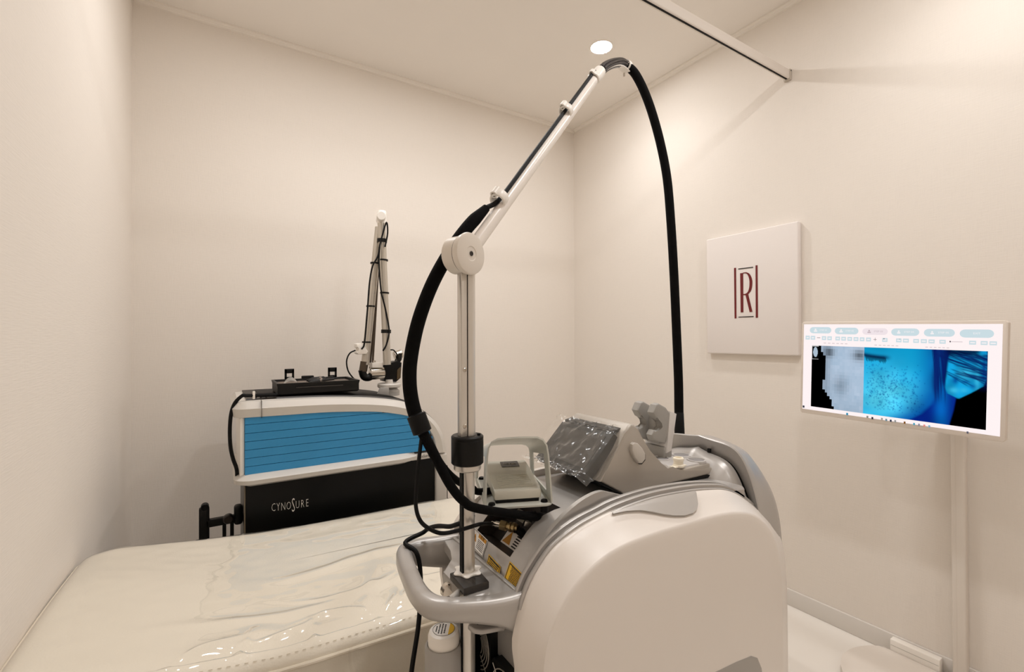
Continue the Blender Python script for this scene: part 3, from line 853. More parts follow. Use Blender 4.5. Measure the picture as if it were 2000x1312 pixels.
# ---- articulated optical arm on the cabinet
AY = 2.02
q = lambda px_, py_, y=AY: aY(y, px_, py_)
bp = q(760, 770)
bm = B()
prism(bm, [q(736, 773, AY - .05), q(743, 757, AY - .05), q(760, 757, AY - .05), q(760, 773, AY - .05)], (0, .012, 0), .001)
bc = V((q(760, 752).x, AY, q(760, 756).z))
lathe(bm, bc + V((0, 0, -.035)), (0, 0, 1), [(0, 0), (0, .045), (.02, .045), (.035, .03), (.037, 0)], 28)
arm = build('articulated_arm', bm, GREYP, t)
bm = B(); lathe(bm, bc, (0, 0, 1), [(0, 0), (0, .046), (.004, .05), (.014, .05), (.018, .046), (.018, .018), (.034, .015), (.034, 0)], 32); build('base_ring', bm, PGREY, arm)
bm = B(); prism(bm, [q(749, 712), q(751, 745), q(774, 746), q(783, 738), q(785, 708), q(776, 705)], (0, .07, 0), .004); build('joint_block', bm, SATINB, arm)
bm = B(); prism(bm, [q(775, 742, AY - .003), q(776, 722, AY - .003), q(783, 716, AY - .003), q(783, 737, AY - .003)], (0, .05, 0), .002); build('block_cover', bm, mat('olive_brown', '4B3B20', .4), arm)
bm = B(); pts = [q(a, b, AY + .01) for a, b in [(765, 713), (775, 708), (781, 698), (783, 690), (786, 690), (785, 702), (779, 712), (770, 717)]]; prism(bm, pts, (0, .04, 0), .002); build('guard_fin', bm, BLACK, arm)
bm = B(); cyl(bm, q(722, 730), q(750, 728), .026, 28, .003); build('elbow_housing', bm, CHROME, arm)
bm = B(); prism(bm, [q(727, 718, AY - .02), q(727, 709, AY - .02), q(748, 708, AY - .02), q(748, 718, AY - .02)], (0, .045, 0), .001); o = build('clamp_block', bm, WHITEP, arm)
bm = B(); e_ = q(731, 707, AY - .005); cyl(bm, e_, e_ + V((0, 0, .007)), .006, 12, .001); build('bolt', bm, CHROME, arm)
bm = B(); tube(bm, [q(707, 722), q(711, 735), q(720, 737), q(726, 733)], .016, 14, 4); build('lower_elbow', bm, BLACK, arm)
bm = B(); tube(bm, [q(740, 444), q(713, 712)], .0165, 16); build('arm_tube', bm, ARMET, arm)
bm = B(); tube(bm, [q(712, 706), q(709, 725)], .0172, 16); build('tube_sleeve', bm, mat('dark_metal', '5A5046', .3, metal=.8), arm)
bm = B(); tube(bm, [q(742, 470, AY + .04), q(727, 722, AY + .03)], .005, 8); tube(bm, [q(744, 470, AY + .05), q(722, 722, AY + .04)], .004, 8); build('spring_rod', bm, MATS['dark_metal'], arm)
bm = B(); tube(bm, [q(745, 436, AY - .03), q(756, 712, AY - .03)], .0165, 16); build('arm_tube', bm, ARMET, arm)
bm = B(); ce = q(743, 428, AY); lathe(bm, ce + V((-.014, -.062, -.0)), V((.25, 1, 0)), [(0, 0), (0, .017), (.003, .019), (.09, .019), (.09, 0)], 24); lathe(bm, ce + V((0, -.02, -.03)), (0, 0, 1), [(0, 0), (0, .019), (.058, .019), (.061, .017), (.061, 0)], 24); build('top_joint', bm, WHITEP, arm)
bm = B(); cyl(bm, q(770, 695, AY + .06), q(785, 690, AY + .06) , .02, 20, .003); build('rear_joint', bm, CHROME, arm)
for (px_, py_, r_, y_) in ((746, 470, .021, AY - .03), (749, 508, .019, AY - .03), (751, 572, .019, AY - .03), (754, 647, .021, AY - .03), (732, 514, .019, AY), (724, 598, .019, AY), (716, 668, .019, AY)):
    c = q(px_, py_, y_); bm = B(); hh = .0075 if r_ > .02 else .0035
    lathe(bm, c - V((0, 0, hh)), (.02, 0, 1), [(0, .0155), (0, r_), (2 * hh, r_), (2 * hh, .0155)], 18); build('strap', bm, BLACK, arm)
CY = AY - .055
bm = B(); tube(bm, [q(a, b, CY) for a, b in [(752, 482), (757, 455), (755, 434), (748, 455), (742, 478), (738, 500), (728, 519), (722, 550), (718, 600), (712, 668), (706, 682)]], .0035, 7, 5); build('arm_cable', bm, RUBBER, arm)
bm = B(); tube(bm, [q(a, b, CY) for a, b in [(742, 478), (740, 510), (744, 565), (752, 600), (758, 630), (760, 650), (755, 672), (748, 685)]], .0035, 7, 5); build('arm_cable', bm, RUBBER, arm)
bm = B(); tube(bm, [q(a, b, CY + .02) for a, b in [(694, 684), (683, 690), (677, 705), (680, 724), (690, 738), (697, 742)]], .003, 7, 5); build('arm_cable', bm, RUBBER, arm)
bm = B(); tube(bm, [q(a, b, AY + .02) for a, b in [(761, 683), (769, 684), (776, 694), (777, 705)]], .003, 7, 5); build('arm_cable', bm, RUBBER, arm)
bm = B(); prism(bm, [q(a, b, AY - .05) for a, b in [(697, 672), (704, 670), (711, 674), (714, 681), (719, 686), (716, 691), (700, 692), (696, 688), (702, 685), (703, 680), (697, 678)]], (0, .05, 0), .003); build('hook_clip', bm, WHITEP, arm)
# cabinet side cord with a white clip
cb = B(); pth = [V((.172, 1.842, .939)), V((.15, 1.838, .941)), V((.115, 1.835, .942)), V((.075, 1.83, .944))] + [aY(1.83, a, b) for a, b in [(474, 772), (460, 785), (452, 805), (449, 835), (450, 870), (455, 895), (462, 915)]] + [V((.052, 1.86, .66))]
tube(cb, pth, .006, 8, 5); o = build('side_cord', cb, RUBBER, t)
bm = B(); c = aY(1.85, 495, 775); rbox(bm, (c.x - .004, 1.827, .930), (c.x + .004, 1.833, c.z + .022), .002); build('cord_clip', bm, WHITEP, t)

# ---- open case of tools on the cabinet
kx0, kx1, ky0, ky1, kz0, kz1 = .176, .460, 1.85, 2.05, .9335, .977
t = thing('tool_case', 'open black tool case with foam lining lying on the blue laser cabinet', 'case', ((kx0 + kx1) / 2, (ky0 + ky1) / 2, kz0))
bm = B()
def case_ring(dx, z, tilt=0):
    return [V((kx0 - dx, ky0 - dx, z)), V((kx1 + dx, ky0 - dx, z + tilt)), V((kx1 + dx, ky1 + dx, z + tilt)), V((kx0 - dx, ky1 + dx, z))]
loft(bm, [case_ring(-.005, kz0), case_ring(0, kz0 + .005), case_ring(0, kz0 + .03), case_ring(.003, kz1), case_ring(-.006, kz1), case_ring(-.010, kz0 + .024)]); build('case_tray', bm, BLACK, t, ang=25)
bm = B(); rbox(bm, (kx0 + .010, ky0 + .010, kz0 + .024), (kx1 - .010, ky1 - .010, kz0 + .0355), .003); build('foam_insert', bm, FOAM, t)
for x in (kx0 + .045, kx1 - .075):
    bm = B(); y_ = ky1 + .006
    for a, b, c, d in ((0, .008, 0, .044), (.027, .035, 0, .044), (0, .035, .036, .046), (0, .035, 0, .014)): rbox(bm, (x + a, y_, kz1 + c - .014), (x + b, y_ + .006, kz1 + d - .006), .001)
    build('latch', bm, BLACK, t)
bm = B(); rbox(bm, ((kx0 + kx1) / 2 - .035, ky1 + .003, kz1 - .006), ((kx0 + kx1) / 2 + .012, ky1 + .016, kz1 + .01), .003); build('carry_handle', bm, BLACK, t)
bm = B(); rbox(bm, (kx0 + .06, ky0 - .0055, kz1 - .018), (kx1 - .06, ky0 - .0035, kz1 - .015), .0005); build('front_lip', bm, DARKG, t)
tl = [((.335, 1.91, .3), .10, .006, 'slim black handpiece lying nearest the front in the open case'), ((.345, 1.945, .1), .11, .007, 'thick black handpiece lying second in the open case'), ((.34, 1.975, -.1), .10, .006, 'black handpiece with pale ring lying third in the open case'), ((.35, 2.005, .05), .09, .008, 'stubby black handpiece at the back of the open case')]
for (x, y, a), L_, r_, lab in tl:
    d = V((math.cos(a), math.sin(a), .05)); p = V((x, y, kz0 + .036 + r_))
    th_ = thing('handpiece', lab, 'tool', p, 'black handpieces in the tool case')
    bm = B(); lathe(bm, p - d * L_ * .5, d, [(0, 0), (0, r_ * .5), (.01, r_), (L_ * .6, r_), (L_ * .65, r_ * .6), (L_, r_ * .5), (L_, 0)], 12); build('barrel', bm, BLACK, th_)
    bm = B(); lathe(bm, p - d * L_ * .1, d, [(0, r_), (0, r_ * 1.12), (.008, r_ * 1.12), (.008, r_)], 12); build('ring', bm, mat('tool_ring', '6A6058', .3, metal=.7), th_)
c = V((.225, 1.895, kz0 + .036))
bm = B(); P = [[c + V((.026 * (i / 10 - .5) * 2, .012 * (j / 6 - .5) * 2, .026 * (1 - ((i / 10 - .5) * 2) ** 2) * (.55 + .45 * j / 6))) for j in range(7)] for i in range(11)]
sheet(bm, P, .0012); o = build('lens_shell', bm, LENS, None); tag(o, 'small clear curved plastic shell lying in the open tool case', 'lens')

# ---------------------------------------------------------------- near laser system
t = thing('laser_system', 'large white and silver laser machine with arched sides in front of the bed', 'laser machine', (.75, .745, 0))
LM = t
YN, YFAR = .594, .865
# profile of the top shell: front slope, deck, to the rear wall
prof = [(.400, .60), (.400, .70), (.4005, .738), (.4045, .746), (.420, .762), (.440, .783), (.456, .799), (.472, .811), (.490, .819), (.515, .824), (.56, .826), (.62, .826), (.70, .824), (.80, .820), (.90, .815), (.975, .809)]
PF = [V((a, 0, b)) for a, b in prof]
fine = []
for a, b in zip(PF, PF[1:]):
    m_ = max(1, int((b - a).length / .012))
    fine += [a.lerp(b, k_ / m_) for k_ in range(m_)]
fine.append(PF[-1])
ARC = [0]
for a, b in zip(fine, fine[1:]): ARC.append(ARC[-1] + (b - a).length)
def pn(i):
    d = fine[min(i + 1, len(fine) - 1)] - fine[max(i - 1, 0)]
    return V((-d.z, 0, d.x)).normalized()
RY0, RY1 = .676, .800          # recess across
RS0, RS1 = None, None
def arc_at(x):
    for i in range(len(fine) - 1):
        if fine[i].x <= x <= fine[i + 1].x and fine[i].z > .735: return ARC[i]
RS0, RS1 = arc_at(.427), arc_at(.530)
# ridge offsets across the near and far edges
ys = [(YN, -.006), (YN + .003, -.002), (YN + .008, 0), (.625, 0), (.65, 0), (RY0, 0), (RY0 + .002, 0), (.70, 0), (.735, 0), (.77, 0), (RY1 - .002, 0), (RY1, 0), (.825, 0), (.845, 0), (YFAR - .004, -.002), (YFAR, -.006)]
def fade(i):     # ridges fade out on the vertical front
    z = fine[i].z
    return min(1, max(0, (z - .735) / .02))
g_ = []
for i in range(len(fine)):
    row = []
    rec = RS0 < ARC[i] < RS1
    for (y, off) in ys:
        d = off * (fade(i) if off > -.01 else 1)
        if rec and RY0 + .001 < y < RY1 - .001: d = -.036
        row.append(fine[i] + V((0, y, 0)) + pn(i) * d)
    g_.append(row)
bm = B()
vs = [[bm.verts.new(p) for p in r] for r in g_]
for i in range(len(vs) - 1):
    for j in range(len(ys) - 1):
        fc_ = bm.faces.new((vs[i][j], vs[i + 1][j], vs[i + 1][j + 1], vs[i][j + 1]))
        yy = (ys[j][0] + ys[j + 1][0]) / 2; aa = (ARC[i] + ARC[i + 1]) / 2
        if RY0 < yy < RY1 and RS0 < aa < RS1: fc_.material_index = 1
# near and far side walls
for j, flip in ((0, 1), (len(ys) - 1, 0)):
    lo = [bm.verts.new(V((v.co.x, v.co.y, .56))) for v in [r[j] for r in vs]]
    for i in range(len(vs) - 1):
        if vs[i][j].co.z > .561: bm.faces.new((vs[i][j], vs[i + 1][j], lo[i + 1], lo[i]))
bmesh.ops.remove_doubles(bm, verts=bm.verts[:], dist=1e-5)
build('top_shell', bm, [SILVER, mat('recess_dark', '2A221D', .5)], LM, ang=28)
# stepped ridges running along the near shoulder, one strip beside the other
A_px = [(1026, 1195), (1029, 1180), (1038, 1155), (1050, 1129), (1086, 1075), (1133, 1035), (1181, 1008), (1217, 990), (1280, 969), (1350, 956), (1393, 953), (1420, 955), (1447, 966), (1480, 993), (1510, 1027)]
AP = resample(cm([aY(.588, *p) for p in A_px], 5), 70)
def off_path(d, y):
    out = []
    for i, p in enumerate(AP):
        q_ = AP[min(i + 1, 69)] - AP[max(i - 1, 0)]; n_ = V((-q_.z, 0, q_.x)).normalized()
        o_ = p + n_ * d; out.append(V((o_.x, y, o_.z)))
    return out
for (ya, yb, d) in ((.588, .5935, .0), (.594, .602, .0065), (.6025, .6085, .002), (.609, .617, .0085), (.6175, .622, .003)):
    bm = B(); lo_ = off_path(-.03, ya); p1_ = off_path(d - .0015, ya); p2_ = off_path(d, ya + .0018); p3_ = off_path(d, yb - .0018); p4_ = off_path(d - .0015, yb); l2_ = off_path(-.03, yb)
    loft(bm, [list(t_) for t_ in zip(lo_, p1_, p2_, p3_, p4_, l2_)]); build('shoulder_ridge', bm, SILVER, LM, ang=40)
bm = B()
fp = [aY(.632, a, b) for a, b in [(1028, 1098), (1045, 1068), (1066, 1038), (1095, 1004), (1125, 978), (1150, 963), (1168, 957), (1180, 958), (1218, 967)]]
fp2 = [V((p.x, .632, p.z)) for p in cm(fp, 4)]
prism(bm, fp2 + [V((.66, .632, .80)), V((.52, .632, .79)), V((.44, .632, .74))], (0, -.009, 0), .002); build('side_fin', bm, SILVER, LM)
# lower chassis
bm = B(); rbox(bm, (.405, .606, .12), (1.08, .852, .70), .01); build('chassis', bm, mat('olive_grey', '8C8062', .5), LM)
for x, y in ((.46, .65), (1.0, .65), (.46, .81), (1.0, .81)):
    bm = B(); cyl(bm, (x, y - .016, .06), (x, y + .016, .06), .06, 24, .008); cyl(bm, (x, y, .06), (x, y, .125), .02, 12); build('caster', bm, BLACK, LM)
# white side panels
O_px = [(1015, 1312), (1010, 1270), (1014, 1237), (1029, 1180), (1050, 1129), (1086, 1075), (1133, 1037), (1181, 1009), (1217, 994), (1280, 974), (1350, 961), (1393, 957), (1420, 958), (1447, 969), (1480, 995), (1510, 1028), (1528, 1060), (1534, 1111), (1537, 1159), (1539, 1312)]
C_px = [(1060, 1312), (1068, 1258), (1089, 1198), (1124, 1141), (1169, 1096), (1214, 1066), (1274, 1042), (1334, 1023), (1387, 1008), (1432, 1000), (1468, 1003), (1494, 1022), (1512, 1050), (1522, 1090), (1527, 1150), (1530, 1312)]
YO, YC = .585, .541
def dens(pts, y):
    q_ = cm([V((p[0], p[1], 0)) for p in pts], 5)
    return [aY(y, v.x, v.y) for v in q_]
Oo = dens(O_px, YO); Cc = dens(C_px, YC)
Oo = [V((Oo[0].x + .004, YO, .14)), V((Oo[0].x + .001, YO, .4))] + Oo + [V((Oo[-1].x, YO, .14))]
Cc = [V((Cc[0].x + .004, YC, .16)), V((Cc[0].x, YC, .4))] + Cc + [V((Cc[-1].x, YC, .16))]
# split both at matching landmarks so the bevel runs evenly
def split_rs(pts, xs_, ns_):
    out = []; lo_ = 0
    for x_, n_ in zip(xs_, ns_):
        hi_ = max(i for i in range(len(pts)) if i <= len(pts) - 1 and (i < 12 or True) and (pts[i].x <= x_ or i == 0) and i >= lo_ and all(p.x <= x_ + 1e-6 for p in pts[lo_:i + 1]))
        if hi_ <= lo_: hi_ = lo_ + 1
        seg_ = resample(pts[lo_:hi_ + 1], n_); out += seg_[:-1]; lo_ = hi_
    out += resample(pts[lo_:], 40)
    return out
n1, n2 = 60, 90
def halves(pts, xs_):
    k1 = min(range(len(pts)), key=lambda i: abs(pts[i].x - xs_) + (10 if pts[i].z < .7 else 0))
    return resample(pts[:k1 + 1], n1)[:-1], pts[k1:]
o1, o2 = halves(Oo, .60); c1, c2 = halves(Cc, .60)
ko = min(range(len(o2)), key=lambda i: abs(o2[i].x - 1.05) + (0 if o2[i].z > .6 else 9)); kc = min(range(len(c2)), key=lambda i: abs(c2[i].x - .985) + (0 if c2[i].z > .6 else 9))
ro = o1 + resample(o2[:ko + 1], n2)[:-1] + resample(o2[ko:], 40)
rc = c1 + resample(c2[:kc + 1], n2)[:-1] + resample(c2[kc:], 40)
bm = B()
ctr = V((.78, 0, .45))
def ins(p, k_, y): return V((ctr.x + (p.x - ctr.x) * k_, y, ctr.z + (p.z - ctr.z) * k_))
rings = [[V((p.x, YN + .006, p.z)) for p in ro], [V((p.x, YO + .002, p.z)) for p in ro], [ins(p, .997, YO - .001) for p in ro],
         [p.lerp(c_, .3) + V((0, .0015, 0)) for p, c_ in zip(ro, rc)], [p.lerp(c_, .6) + V((0, .001, 0)) for p, c_ in zip(ro, rc)], [p.lerp(c_, .955) for p, c_ in zip(ro, rc)],
         [ins(p, 1.0, YC - .0012) for p in rc], [ins(p, .988, YC - .0026) for p in rc], [ins(p, .96, YC - .0036) for p in rc], [ins(p, .6, YC - .007) for p in rc], [ins(p, .2, YC - .008) for p in rc]]
loft(bm, rings)
pan = build('side_panel', bm, LASERW, LM, ang=60)
def ppx(p):
    d = V(p) - CAM
    return 1000 + FPX * d.dot(RT) / d.dot(FW)
NP = [(1190, .045), (1196, .06), (1217, .12), (1240, .24), (1259, .42), (1275, .58), (1292, .70), (1313, .79), (1332, .78), (1343, .68), (1349, .52), (1353, .30), (1356, .10), (1358, 0.0)]
P = []
for p, c_ in zip(ro, rc):
    x_ = ppx(p)
    if p.z < .7 or not (1190 <= x_ <= 1358): continue
    f_ = float(np.interp(x_, [a for a, b in NP], [b for a, b in NP]))
    nn_ = V((c_.x - p.x, YC - YO, c_.z - p.z)); n_ = V((nn_.y * 0, -abs(nn_.z) , abs(nn_.y))).normalized()
    P.append([p.lerp(c_, f_ * j / 6) + n_ * (.0042 if j else .0030) for j in range(7)])
P = [[q_ for q_ in r_] for r_ in P]
fineP = []
for r0_, r1_ in zip(P, P[1:]):
    for k_ in range(3): fineP.append([a_.lerp(b_, k_ / 3) for a_, b_ in zip(r0_, r1_)])
fineP.append(P[-1])
bm = B(); sheet(bm, fineP, -.004 if (fineP[1][0] - fineP[0][0]).cross(fineP[0][3] - fineP[0][0]).z < 0 else .004); build('silver_tab', bm, SILVER, LM, ang=40)
bm = B()
hp = [aY(YC - .0085, a, b) for a, b in [(1380, 1330), (1395, 1313), (1440, 1292), (1468, 1281), (1480, 1285), (1488, 1305), (1492, 1345), (1470, 1370), (1400, 1370)]]
prism(bm, hp, (0, .003, 0), .001); build('grip_recess', bm, SILVERD, pan)
# far side panel (mirror, seen only from the far side)
bm = B(); loft(bm, [[V((p.x, YFAR - .004, p.z)) for p in ro], [V((p.x, YFAR + .008, p.z)) for p in ro], [V((p.x, YFAR + .02, p.z)) for p in rc], [ins(V((p.x, 0, p.z)), .6, YFAR + .022) for p in rc]]); build('side_panel', bm, LASERW, LM, ang=50)
# rear arch shell
YM = .735
def half(pxs, x, apex):
    h_ = [V((0, YM, apex))] + [aX(x, *p) for p in pxs]
    h_ = [V((0, p.y, p.z)) for p in h_ if p.y <= YM + 1e-6]
    h_ = cm(h_, 5) + [V((0, h_[-1].y - .006, .62)), V((0, h_[-1].y - .006, .35))]
    h_ = resample(h_, 60)
    for _ in range(8): h_ = [h_[0]] + [(h_[i - 1] + h_[i] * 2 + h_[i + 1]) / 4 for i in range(1, 59)] + [h_[-1]]
    return [V((0, 2 * YM - p.y, p.z)) for p in h_[::-1]] + h_[1:]
ri_ = half([(1384, 880), (1418, 891), (1436, 906), (1452, 940), (1468, 985), (1474, 1010)], 1.015, .868)
rc_ = half([(1384, 857), (1426, 868), (1443, 880), (1458, 910), (1470, 945), (1480, 985), (1487, 1012)], 1.01, .893)
ro_ = half([(1384, 853), (1426, 864), (1446, 874), (1467, 906), (1488, 942), (1501, 981), (1509, 1025)], 1.06, .886)
hc = V((0, YM, .45))
def pl_(P, x, k_=1.0, dz=0): return [V((x, hc.y + (p.y - hc.y) * k_, (hc.z + (p.z - hc.z) * k_ if p.z > hc.z else p.z) + dz)) for p in P]
def mixp(P, Q, f_): return [p.lerp(q_, f_) for p, q_ in zip(P, Q)]
bm = B()
loft(bm, [pl_(ri_, 1.018), pl_(mixp(ri_, rc_, .5), 1.0125), pl_(mixp(ri_, rc_, .92), 1.0105), pl_(rc_, 1.013), pl_(mixp(rc_, ro_, .35), 1.030), pl_(ro_, 1.052), pl_(ro_, 1.062), pl_(ro_, 1.09, .975), pl_(ro_, 1.115, .93), pl_(ro_, 1.13, .86)])
build('rear_shell', bm, SILVER, LM, ang=30)
bm = B(); q_ = aX(1.0105, 1386, 880); rbox(bm, (1.006, q_.y - .004, q_.z - .004), (1.012, q_.y + .004, q_.z + .006), .001); build('rear_latch', bm, BLACK, LM)
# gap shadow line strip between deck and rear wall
bm = B(); loft(bm, [pl_(ri_, 1.0085, .985), pl_(ri_, 1.020, .985)]); build('deck_gap_shadow', bm, RUBBER, LM)
bm = B(); loft(bm, [pl_(ri_, .955, .90), pl_(ri_, .962, .915), pl_(ri_, .982, .972), pl_(ri_, .990, .985), pl_(ri_, 1.009, .992)]); build('rear_deck', bm, SILVER, LM, ang=50)
# console
con = [(1220, 967), (1173, 942), (1186, 916), (1207, 874), (1220, 846), (1228, 832), (1234, 828), (1240, 829), (1246, 838), (1254, 854), (1270, 880), (1291, 911), (1306, 909), (1312, 916), (1322, 921), (1340, 919), (1386, 909), (1393, 913), (1393, 926)]
cp_ = [aY(.672, *p) for p in con]
bm = B()
hi_part = cp_[:12] + [aY(.672, 1306, 947)]
prism(bm, cp_, (0, .175, 0), .006, 3); console = build('console', bm, CONS, LM, ang=40)
lowz = .8455
bm = B()
rbox(bm, (.80, .6725, .828), (.968, .82, .8435), .004); tray = build('accessory_tray', bm, CONS, LM, ang=40)
bm = B(); rbox(bm, (.80, .680, .836), (.966, .818, .8475), .004); build('tray_top', bm, mat('tray_grey', 'C6C3C1', .4), tray)
bm = B(); prism(bm, [p + V((0, -.002, -.0)) for p in [aY(.672, 1222, 970), aY(.672, 1170, 944), aY(.672, 1174, 941), aY(.672, 1221, 966), aY(.672, 1393, 925), aY(.672, 1396, 928)]], (0, .17, 0)); build('console_gap_strip', bm, RUBBER, LM)  # black strip standing in for the dark gap under the console
# pale strip on the console roof and dark gap behind the screen
bm = B(); bt = [V((1.146, 0, 0))]
# side button
bm = B(); bpts = [(1236, 868), (1240, 864), (1247, 866), (1256, 876), (1261, 886), (1261, 897), (1255, 905), (1249, 905), (1240, 893), (1235, 880)]
prism(bm, [aY(.664, *p) for p in bpts], (0, .012, 0), .0025, 3); build('side_button', bm, mat('button_grey', 'C6C0B8', .4), console)
bm = B(); prism(bm, [aY(.6712, a - 1.2 + (a - 1248) * .05, b + 1.2) for a, b in bpts], (0, .003, 0)); build('button_gap', bm, RUBBER, console)
# touch screen, tilted
s_tn, s_bn = V((.6735, .685, .9435)), V((.598, .685, .871))
sd = (s_bn - s_tn); sn = V((sd.z, 0, -sd.x)).normalized()
if sn.x > 0: sn = -sn
W3 = .168
bm = B(); prism(bm, [s_tn, s_bn, s_bn + V((0, W3, 0)), s_tn + V((0, W3, 0))], -sn * .021, .003); scr2 = build('touch_screen', bm, BLACK, LM)
du = sd.normalized()
bm = B(); a0 = s_tn + du * .012 + sn * .0004; prism(bm, [a0 + V((0, .014, 0)), a0 + du * (sd.length - .024) + V((0, .014, 0)), a0 + du * (sd.length - .024) + V((0, W3 - .03, 0)), a0 + V((0, W3 - .03, 0))], sn * .0006); build('display_glass', bm, SCRB, scr2)
bm = B(); a0 = s_tn + V((.004, .004, .004)); prism(bm, [a0, a0 + V((.02, 0, .004)), a0 + V((.02, W3 - .01, .004)), a0 + V((0, W3 - .01, 0))], (0, 0, -.006)); build('hinge_strip', bm, BLACK, scr2)
# crumpled film over the screen: a thing of its own
bm = B(); P = []
NI, NJ = 60, 84
for i in range(NI + 1):
    row = []
    for j in range(NJ + 1):
        a = -.016 + (sd.length + .034) * i / NI; b = -.012 + (W3 + .03) * j / NJ
        p = s_tn + du * a + V((0, b, 0))
        n3 = noise.noise(V((a * 16 + b * 14, b * 36 - a * 22, 3.1))); n4 = abs(noise.noise(V((a * 20 + b * 46, b * 18 - a * 44, 7.7)))); n5 = abs(noise.noise(V((a * 70, b * 80, 1.1))))
        h = .0050 + .0026 * n3 + .0044 * (.34 - n4) + .0008 * n5
        if b < .0: h -= (-b) * 1.7
        if a < 0: h += .012 * abs(noise.noise(V((a * 90, b * 70, 5)))) - .003
        if a > sd.length: p += V((-.006, 0, .006)) * ((a - sd.length) / .018); h += .004 * n5 * 4
        row.append(p + sn * max(h, -.02) + V((0, .004 * n3, 0)))
    P.append(row)
sheet(bm, P, 0)
o = build('plastic_wrap', bm, FILM, None, ang=60); tag(o, 'crumpled clear plastic film wrapped over the tilted console screen', 'film')
# handpiece holder: white back plate and two grey forks
bm = B(); prism(bm, [aY(.745, 1309, 803), aY(.745, 1322, 808), aY(.745, 1312, 880), aY(.745, 1303, 885)], (0, .07, 0), .002); hold = build('handpiece_holder', bm, mat('holder_white', 'D4D0CC', .4), LM)
Cf = [(1277, 806), (1283, 791), (1289, 788), (1303, 796), (1314, 813), (1301, 867), (1278, 860), (1275, 850), (1280, 840), (1292, 842), (1298, 835), (1296, 824), (1283, 818)]
for dy, dx, w_ in ((0, 0, .020), (.044, -.004, .022)):
    bm = B(); prism(bm, [aY(.745, *p) + V((dx, dy + .002, 0)) for p in Cf], (0, w_, 0), .004, 4); build('fork', bm, GREYC, hold)
bm = B(); rbox(bm, (.895, .76, .880), (.925, .80, .945), .003); rbox(bm, (.90, .75, .846), (.93, .815, .874), .003); build('fork_bridge', bm, GREYC, hold)
for (px_, py_) in ((1290, 895), (1330, 889), (1360, 898)):
    c = aZ(.848, px_, py_)
    bm = B(); lathe(bm, c, (0, 0, 1), [(-.004, .0215), (.0012, .0215), (.002, .0205), (.002, .0185), (0, .0178)], 28); cu = build('cup', bm, MATS['tray_grey'], tray)
    bm = B(); lathe(bm, c, (0, 0, 1), [(-.0001, .0178), (.0002, 0)], 28); build('cup_floor', bm, mat('cup_shade', '8F8C8C', .5), cu)
c = aZ(.848, 1325, 911)
tt = thing('white_cap', 'small ivory plastic cap standing among the cups of the silver tray', 'cap', c)
bm = B(); lathe(bm, c + V((0, 0, .001)), (0, 0, 1), [(0, 0), (0, .0125), (.004, .012), (.005, .0105), (.012, .0105), (.013, .0118), (.018, .0118), (.0195, .0105), (.0195, .008), (.014, .0075), (.014, 0)], 26); build('cap_body', bm, mat('ivory', 'F2EAD8', .4), tt)
bm = B(); rbox(bm, (c.x - .021, c.y - .008, c.z + .0008), (c.x + .018, c.y + .008, c.z + .003), .0007); build('flange', bm, MATS['ivory'], tt)

# handle loop
hz = .7445
hpth = [V((.445, .611, 0)), V((.415, .611, 0)), V((.37, .617, 0)), V((.325, .630, 0)), V((.290, .646, 0)), V((.272, .668, 0)), V((.268, .705, 0)), V((.276, .765, 0)), V((.286, .820, 0)), V((.298, .856, 0)), V((.325, .866, 0)), V((.37, .856, 0)), V((.42, .850, 0))]
hh = [.104, .084, .050, .037, .034, .034, .034, .034, .036, .04, .05, .06, .07]
hpath = cm([V((p.x, p.y, h_)) for p, h_ in zip(hpth, hh)], 6)
bm = B(); rings = []
for i, p in enumerate(hpath):
    a = hpath[min(i + 1, len(hpath) - 1)] - hpath[max(i - 1, 0)]; d = V((a.x, a.y, 0)).normalized(); n_ = V((d.y, -d.x, 0))
    wd = .0145; H_2 = p.z; c = V((p.x, p.y, hz))
    dip = -.004 * math.exp(-((i - 12) / 8.0) ** 2)
    sec = [(-wd, -.010), (-wd + .003, -.003), (-wd + .009, .0), (wd - .009, 0), (wd - .003, -.003), (wd, -.010), (wd, -H_2 + .012), (wd - .005, -H_2 + .004), (wd - .012, -H_2), (-wd + .012, -H_2), (-wd + .005, -H_2 + .004), (-wd, -H_2 + .012)]
    rings.append([c + n_ * a_ + V((0, 0, b_ + dip)) for a_, b_ in sec])
loft(bm, rings); handle = build('handle', bm, SILVER, LM, ang=50)
bm = B(); prism(bm, [V((x, y, .7395)) for x, y in [(.322, .635), (.345, .622), (.402, .610), (.402, .848), (.372, .848), (.366, .80), (.356, .765), (.322, .735)]], (0, 0, -.02), .003); build('handle_deck', bm, SILVER, LM, ang=40)
bm = B(); rbox(bm, (.3905, .616, .735), (.3975, .846, .7425), .002); build('deck_lip', bm, SILVERD, LM)
# key switch between the handle and the mast
bm = B(); cyl(bm, (.296, .652, .737), (.324, .668, .7365), .0055, 14, .001); ks = build('key_switch', bm, ALU, LM)
bm = B(); cyl(bm, (.289, .648, .737), (.297, .6525, .737), .007, 8, .001); build('key', bm, CHROME, ks)
bm = B(); cyl(bm, (.318, .700, .722), (.318, .712, .722), .012, 14, .002); build('side_bolt', bm, CHROME, LM)

